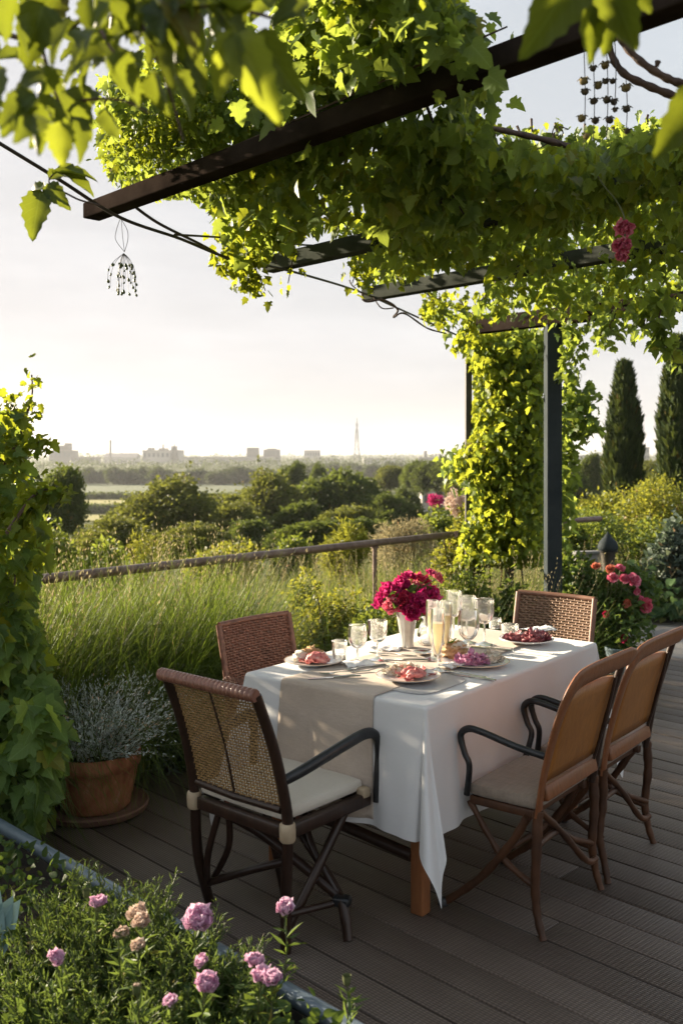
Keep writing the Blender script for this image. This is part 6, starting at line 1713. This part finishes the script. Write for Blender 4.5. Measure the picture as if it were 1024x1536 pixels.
def far_wood():
    g = np.random.default_rng(9); N = 9000
    px = -200 + 1500 * g.random(N); Y = np.where(g.random(N) < .45, 760 + 330 * g.random(N), 1450 + 1200 * g.random(N)); hgt = np.where(Y < 1200, 6.5, 11) * g.random(N) * (.5 + vnoise(np.stack([px * .03, Y * .004, px * 0], 1), 1, 4))
    P = np.stack([(px - 512) * Y / FPX, Y, -12.9 + hgt + 6.0 * smooth((Y - 1700) / 2000)], 1)
    L = Leaves(); L.add('clump', P, rdir(N, g), rdir(N, g), (1.8 + 2.6 * g.random(N)) * np.where(Y < 1200, .8, 1.2)); o = L.build('far_wood', M['tree_far']); tag(o, 'hazy woods spread among the far buildings below the skyline', 'woods', None, 'stuff')
far_wood()

# ------------------------------------------------------------------ fields
def strip(name, mat, px0, px1, y0, y1, lift, n=24):
    z = -12.9 + lift; mb = MB(); rows = []
    for py in (y1, y0): rows.append([tuple(on(px0 + (px1 - px0) * i / n, py, z)) for i in range(n + 1)])
    mb.grid(rows); o = mb.build(name, mat, None); tag(o, kind='structure'); return o
fm = mat_noisy('pale_green_field', [(.3, (.055, .075, .026)), (.7, (.085, .105, .042))], .02, .95)
fy = mat_noisy('yellow_field', [(.3, (.20, .18, .04)), (.7, (.27, .24, .06))], .03, .95)
fs = mat_noisy('sandy_field', [(.3, (.26, .17, .09)), (.7, (.34, .23, .13))], .04, .95)
strip('field', fm, 60, 470, 726.0, 741.5, .10); strip('field', fy, 60, 330, 748.5, 762, .15); strip('field', fy, 60, 260, 769, 781, .15); strip('field', fs, 310, 420, 741.8, 752, .20)
def hedge(label, px0, px1, py, Yh, seed):
    g = np.random.default_rng(seed); a, b = on(px0, py, -12.9), on(px1, py, -12.9); N = 2600
    t = thing('field_hedge', label, 'hedge', ((a.x + b.x) / 2, a.y, -12.9)); f = g.random(N)
    P = np.stack([a.x + (b.x - a.x) * f, a.y + g.normal(size=N) * .9, -12.9 + Yh * g.random(N) ** .7 * (.8 + .3 * vnoise(np.stack([f * 60, f * 0, f * 0], 1), 1, 2))], 1)
    L = Leaves(); L.add('clump', P, rdir(N, g), rdir(N, g) + [0, 0, .4], .5 + .5 * g.random(N)); L.build('foliage', M['tree_dark'], t)
hedge('long dark hedge between the pale green field and the yellow field', 100, 440, 749.5, 1.9, 1)
hedge('short dark hedge at the near side of the yellow field', 90, 205, 771, 1.9, 2)

# ------------------------------------------------------------------ far town
M['far_wall'] = mat_noisy('far_concrete', [(.3, (.30, .29, .28)), (.7, (.40, .385, .37))], .05, .9)
M['far_dark'] = mat_noisy('far_dark_cladding', [(.3, (.08, .08, .09)), (.7, (.14, .14, .145))], .05, .9)
M['far_roof'] = mat_noisy('far_roof', [(.3, (.16, .15, .15)), (.7, (.24, .22, .21))], .05, .9)
M['far_glass'] = mat_noisy('far_window', [(.3, (.05, .06, .07)), (.7, (.09, .10, .12))], .2, .3)
def building(label, px0, px1, top, Y, depth=26, mat='far_wall', cols=6, rows=2, base=704, blocks=(), cat='building', name='distant_building', group='buildings on the skyline', roof='flat'):
    a, b = at(px0, top, Y), at(px1, top, Y); zb = at(px0, base, Y).z; W = b.x - a.x; H = a.z - zb
    t = thing(name, label, cat, ((a.x + b.x) / 2, Y, zb), 0, group)
    m = MB(); m.box((0, depth / 2, H / 2), (W, depth, H), None, 0); m.build('wall', M[mat], t, smooth_s=False)
    r = MB()
    if roof == 'flat': r.box((0, depth / 2, H + .35), (W + 1.2, depth + 1.2, .7), None, 0)
    else:
        r.add([(-W / 2 - .5, -.5, H), (W / 2 + .5, -.5, H), (W / 2 + .5, depth + .5, H), (-W / 2 - .5, depth + .5, H), (-W / 2 - .5, depth / 2, H + H * .35), (W / 2 + .5, depth / 2, H + H * .35)], [(0, 1, 5, 4), (2, 3, 4, 5), (0, 4, 3), (1, 2, 5), (0, 3, 2, 1)])
    r.build('roof', M['far_roof'], t, smooth_s=False)
    for (fx, fw, fh) in blocks:
        k = MB(); k.box((-W / 2 + fx * W, depth / 2, H + .7 + fh / 2), (fw * W, depth * .5, fh), None, 0); k.build('roof_block', M[mat], t, smooth_s=False)
    for j in range(rows):
        for i in range(cols):
            w = MB(); w.box((-W / 2 + W * (i + .5) / cols, -.06, H * (j + .55) / rows), (W / cols * .55, .14, H / rows * .42), None, 0); w.build('window', M['far_glass'], t, smooth_s=False)
    return t
building('pale stepped block at the left end of the skyline', 74, 108, 676, 1200, 30, 'far_dark', 5, 2, 704, ((.45, .5, 6), (.7, .2, 9)))
building('low grey building right of the stepped block', 116, 144, 686, 1250, 26, 'far_dark', 6, 1)
building('long low roofed shed left of the plant', 156, 204, 686, 1300, 30, 'far_wall', 8, 1, 704, (), roof='gable')
building('factory hall with rooftop structures under the twin pointed tower', 214, 268, 676, 1150, 40, 'far_wall', 8, 2, 705, ((.15, .12, 3), (.5, .2, 2.5), (.8, .1, 5)))
building('very long pale hall with upright pilasters in the middle of the skyline', 272, 418, 686.5, 1120, 40, 'far_wall', 26, 1, 705)
building('dark square block rising behind the long pale hall', 370, 387, 672, 1300, 20, 'far_dark', 4, 3, 700)
building('wide dark block right of the square block', 395, 419, 675, 1350, 24, 'far_dark', 5, 2, 700, ((.5, .6, 1.5),))
building('pale office block left of the mast', 456, 480, 676, 1400, 24, 'far_wall', 6, 2, 700)
building('long low warehouse between the office block and the mast', 440, 512, 688.5, 1200, 34, 'far_wall', 14, 1, 703)
building('long warehouse under the mast', 545, 606, 688, 1250, 34, 'far_wall', 12, 1, 703)
building('low building right of the mast with a small tower', 628, 682, 686.5, 1350, 30, 'far_dark', 10, 1, 703, ((.2, .08, 9), (.6, .06, 5)))
building('hazy block between the two cypresses', 961, 973, 672, 900, 18, 'far_wall', 3, 3, 700)
building('hazy low buildings left of the left cypress', 850, 905, 684, 1200, 20, 'far_wall', 8, 1, 702)
def chimney(label, px, top, Y, w, mat='far_wall'):
    a = at(px, top, Y); zb = at(px, 700, Y).z; t = thing('factory_chimney', label, 'chimney', (a.x, Y, zb)); H = a.z - zb; r = w * Y / FPX / 2
    m = MB(); m.lathe([(0, 0), (r * 1.3, 0), (r, H * .96), (r * 1.15, H * .965), (r * 1.15, H), (r * .8, H), (0, H * .99)], (0, 0, 0), 16); m.build('shaft', M[mat], t)
    m = MB(); m.lathe([(r * 1.09, H * .80), (r * 1.13, H * .80), (r * 1.11, H * .86), (r * 1.07, H * .86), (r * 1.09, H * .80)], (0, 0, 0), 16); m.build('band', M['far_dark'], t)
chimney('slender lone chimney at the left of the skyline', 166, 660, 1250, 3.0, 'far_dark'); chimney('short stack on the roof line of the factory hall', 245, 666, 1160, 2.6)
def lattice(label, px, top, base, w, Y, arms, name='lattice_mast', cat='mast'):
    a = at(px, top, Y); zb = at(px, base, Y).z; H = a.z - zb; W = w * Y / FPX / 2; t = thing(name, label, cat, (a.x, Y, zb)); r = .36
    m = MB(); lv = [0, .12, .23, .33, .42, .5, .57, .63, .69, .75]
    def ring(f):
        s = W * (1 - f) ** 1.15 * 1.0 + .5
        return [Vector((x * s, y * s, f * H)) for x, y in ((-1, -1), (1, -1), (1, 1), (-1, 1))]
    for f0, f1 in zip(lv, lv[1:]):
        A, B = ring(f0), ring(f1)
        for k in range(4): m.tube([A[k], B[k]], r * 1.3, 5); m.tube([A[k], B[(k + 1) % 4]], r * .7, 4); m.tube([A[(k + 1) % 4], B[k]], r * .7, 4); m.tube([B[k], B[(k + 1) % 4]], r * .7, 4)
    m.build('lattice', M['far_dark'], t, world=False)
    m = MB(); m.tube([(0, 0, .74 * H), (0, 0, .9 * H), (0, 0, H)], [.9, .6, .3], 6); m.build('antenna', M['far_dark'], t)
    for f, l in arms: m = MB(); m.tube([(-l * W, 0, f * H), (l * W, 0, f * H)], .5, 5); m.build('cross_arm', M['far_dark'], t)
lattice('tall lattice mast standing alone against the sky', 535, 627, 697, 9, 1150, ((.86, .62), (.82, .4)))
lattice('twin pointed steel tower on the factory at the left', 262, 664, 690, 9, 1145, ((.6, .5),), 'steel_tower', 'tower')
# white house half hidden by trees
def house():
    a = at(648, 714, 150); t = thing('white_house', 'white house with terrace half hidden by trees left of the thin post', 'house', (a.x, 150, a.z - 6))
    m = MB(); m.box((0, 2.5, 3), (3.2, 5, 6), None, .0); m.box((1.8, 2.0, 2.2), (2.6, 4, 4.4), None, 0); m.build('wall', mat_noisy('white_render', [(.3, (.34, .31, .28)), (.7, (.44, .41, .37))], .8, .9), t, smooth_s=False)
    m = MB(); m.add([(-1.8, -.2, 6), (1.8, -.2, 6), (1.8, 5.2, 6), (-1.8, 5.2, 6), (-1.8, 2.5, 7.1), (1.8, 2.5, 7.1)], [(0, 1, 5, 4), (2, 3, 4, 5), (0, 4, 3), (1, 2, 5), (0, 3, 2, 1)]); m.build('roof', mat_noisy('tile_roof', [(.3, (.26, .15, .10)), (.7, (.36, .22, .16))], 2, .9), t, smooth_s=False)
    for x, z in ((-.9, 4.6), (.7, 4.6), (-.9, 2.4), (.7, 2.4), (2.2, 3.0)):
        m = MB(); m.box((x, -.03, z), (.7, .12, 1.1), None, 0); m.build('window', M['far_glass'], t, smooth_s=False)
house()

# ------------------------------------------------------------------ air
def haze():
    m, nt, out = new_mat('haze_air'); v = nt.nodes.new('ShaderNodeVolumePrincipled')
    v.inputs['Color'].default_value = (.92, .94, .97, 1); v.inputs['Density'].default_value = HAZE; v.inputs['Anisotropy'].default_value = .25
    nt.links.new(v.outputs[0], out.inputs['Volume'])
    mb = MB(); mb.box((0, 1500, 24), (12500, 8000, 76), None, 0); o = mb.build('haze', m, None, smooth_s=False); tag(o, kind='stuff')
    o['label'] = 'pale evening haze lying over the valley and the far town'; o['category'] = 'haze'
HAZE = .00017
haze()
# ------------------------------------------------------------------ camera, sky, sun
cam = bpy.data.cameras.new('camera'); co = bpy.data.objects.new('camera', cam); COL.objects.link(co)
co.location = (0, 0, CAM_H); co.rotation_euler = (math.radians(90), 0, 0)
cam.sensor_fit = 'VERTICAL'; cam.sensor_height = 36; cam.sensor_width = 24
cam.lens = FPX / 1536 * 36; cam.shift_y = -(768 - HORIZON) / 1536
cam.clip_start = .05; cam.clip_end = 12000
cam.dof.use_dof = True; cam.dof.focus_distance = 3.7; cam.dof.aperture_fstop = 4.5
scene.camera = co

SUN_AZ = math.radians(-58); SUN_EL = math.radians(15)          # azimuth from +Y, negative to the left
sd = Vector((math.sin(SUN_AZ) * math.cos(SUN_EL), math.cos(SUN_AZ) * math.cos(SUN_EL), math.sin(SUN_EL)))
sl = bpy.data.lights.new('sun', 'SUN'); sl.energy = 2.0; sl.angle = math.radians(.9); sl.color = (1.0, .85, .63)
so = bpy.data.objects.new('sun', sl); COL.objects.link(so); so.rotation_euler = (-sd).to_track_quat('-Z', 'Y').to_euler(); so.location = sd * 50

w = bpy.data.worlds.new('World'); scene.world = w; w.use_nodes = True
nt = w.node_tree; nt.nodes.clear()
out = nt.nodes.new('ShaderNodeOutputWorld'); bg = nt.nodes.new('ShaderNodeBackground')
sky = nt.nodes.new('ShaderNodeTexSky'); sky.sky_type = 'NISHITA'; sky.sun_disc = False
sky.sun_elevation = SUN_EL; sky.sun_rotation = SUN_AZ
sky.air_density = 1.0; sky.dust_density = 1.3; sky.ozone_density = 1.2; sky.altitude = 50
# hazy evening sky: the glare round the sun is flattened by the moist air, colour c -> c / (1 + c / K)
SKY_K = (.668, .640, .638)
def vm(op, a, b):
    n = nt.nodes.new('ShaderNodeVectorMath'); n.operation = op
    for i, v in enumerate((a, b)):
        if isinstance(v, (int, float)): n.inputs[i].default_value = (v, v, v)
        elif isinstance(v, tuple): n.inputs[i].default_value = v
        else: nt.links.new(v, n.inputs[i])
    return n.outputs[0]
veil = vm('ADD', sky.outputs[0], (.34, .56, 1.15))
flat = vm('DIVIDE', veil, vm('ADD', vm('DIVIDE', veil, SKY_K), 1.0))
# thin high cloud, only just visible
tc = nt.nodes.new('ShaderNodeTexCoord'); mp = nt.nodes.new('ShaderNodeMapping'); mp.inputs['Scale'].default_value = (1.2, 1.2, 6.0)
nt.links.new(tc.outputs['Generated'], mp.inputs['Vector'])
cl = tex_noise(nt, mp.outputs[0], 2.2, 6, .62)
rp = nt.nodes.new('ShaderNodeMapRange'); rp.inputs['From Min'].default_value = .42; rp.inputs['From Max'].default_value = .72; rp.inputs['To Min'].default_value = .92; rp.inputs['To Max'].default_value = 1.08
nt.links.new(cl, rp.inputs['Value'])
cs = nt.nodes.new('ShaderNodeVectorMath'); cs.operation = 'SCALE'; nt.links.new(flat, cs.inputs[0]); nt.links.new(rp.outputs[0], cs.inputs['Scale'])
nt.links.new(cs.outputs[0], bg.inputs[0]); bg.inputs[1].default_value = .15
nt.links.new(bg.outputs[0], out.inputs[0])

scene.view_settings.view_transform = 'Standard'; scene.view_settings.look = 'None'
scene.view_settings.exposure = 3.3; scene.view_settings.gamma = 1
scene.view_settings.use_curve_mapping = False
scene.render.engine = 'CYCLES'
cy = scene.cycles
cy.use_denoising = True
cy.max_bounces = 10; cy.diffuse_bounces = 4; cy.transmission_bounces = 8; cy.transparent_max_bounces = 8
cy.caustics_reflective = False; cy.caustics_refractive = True
cy.sample_clamp_indirect = 6
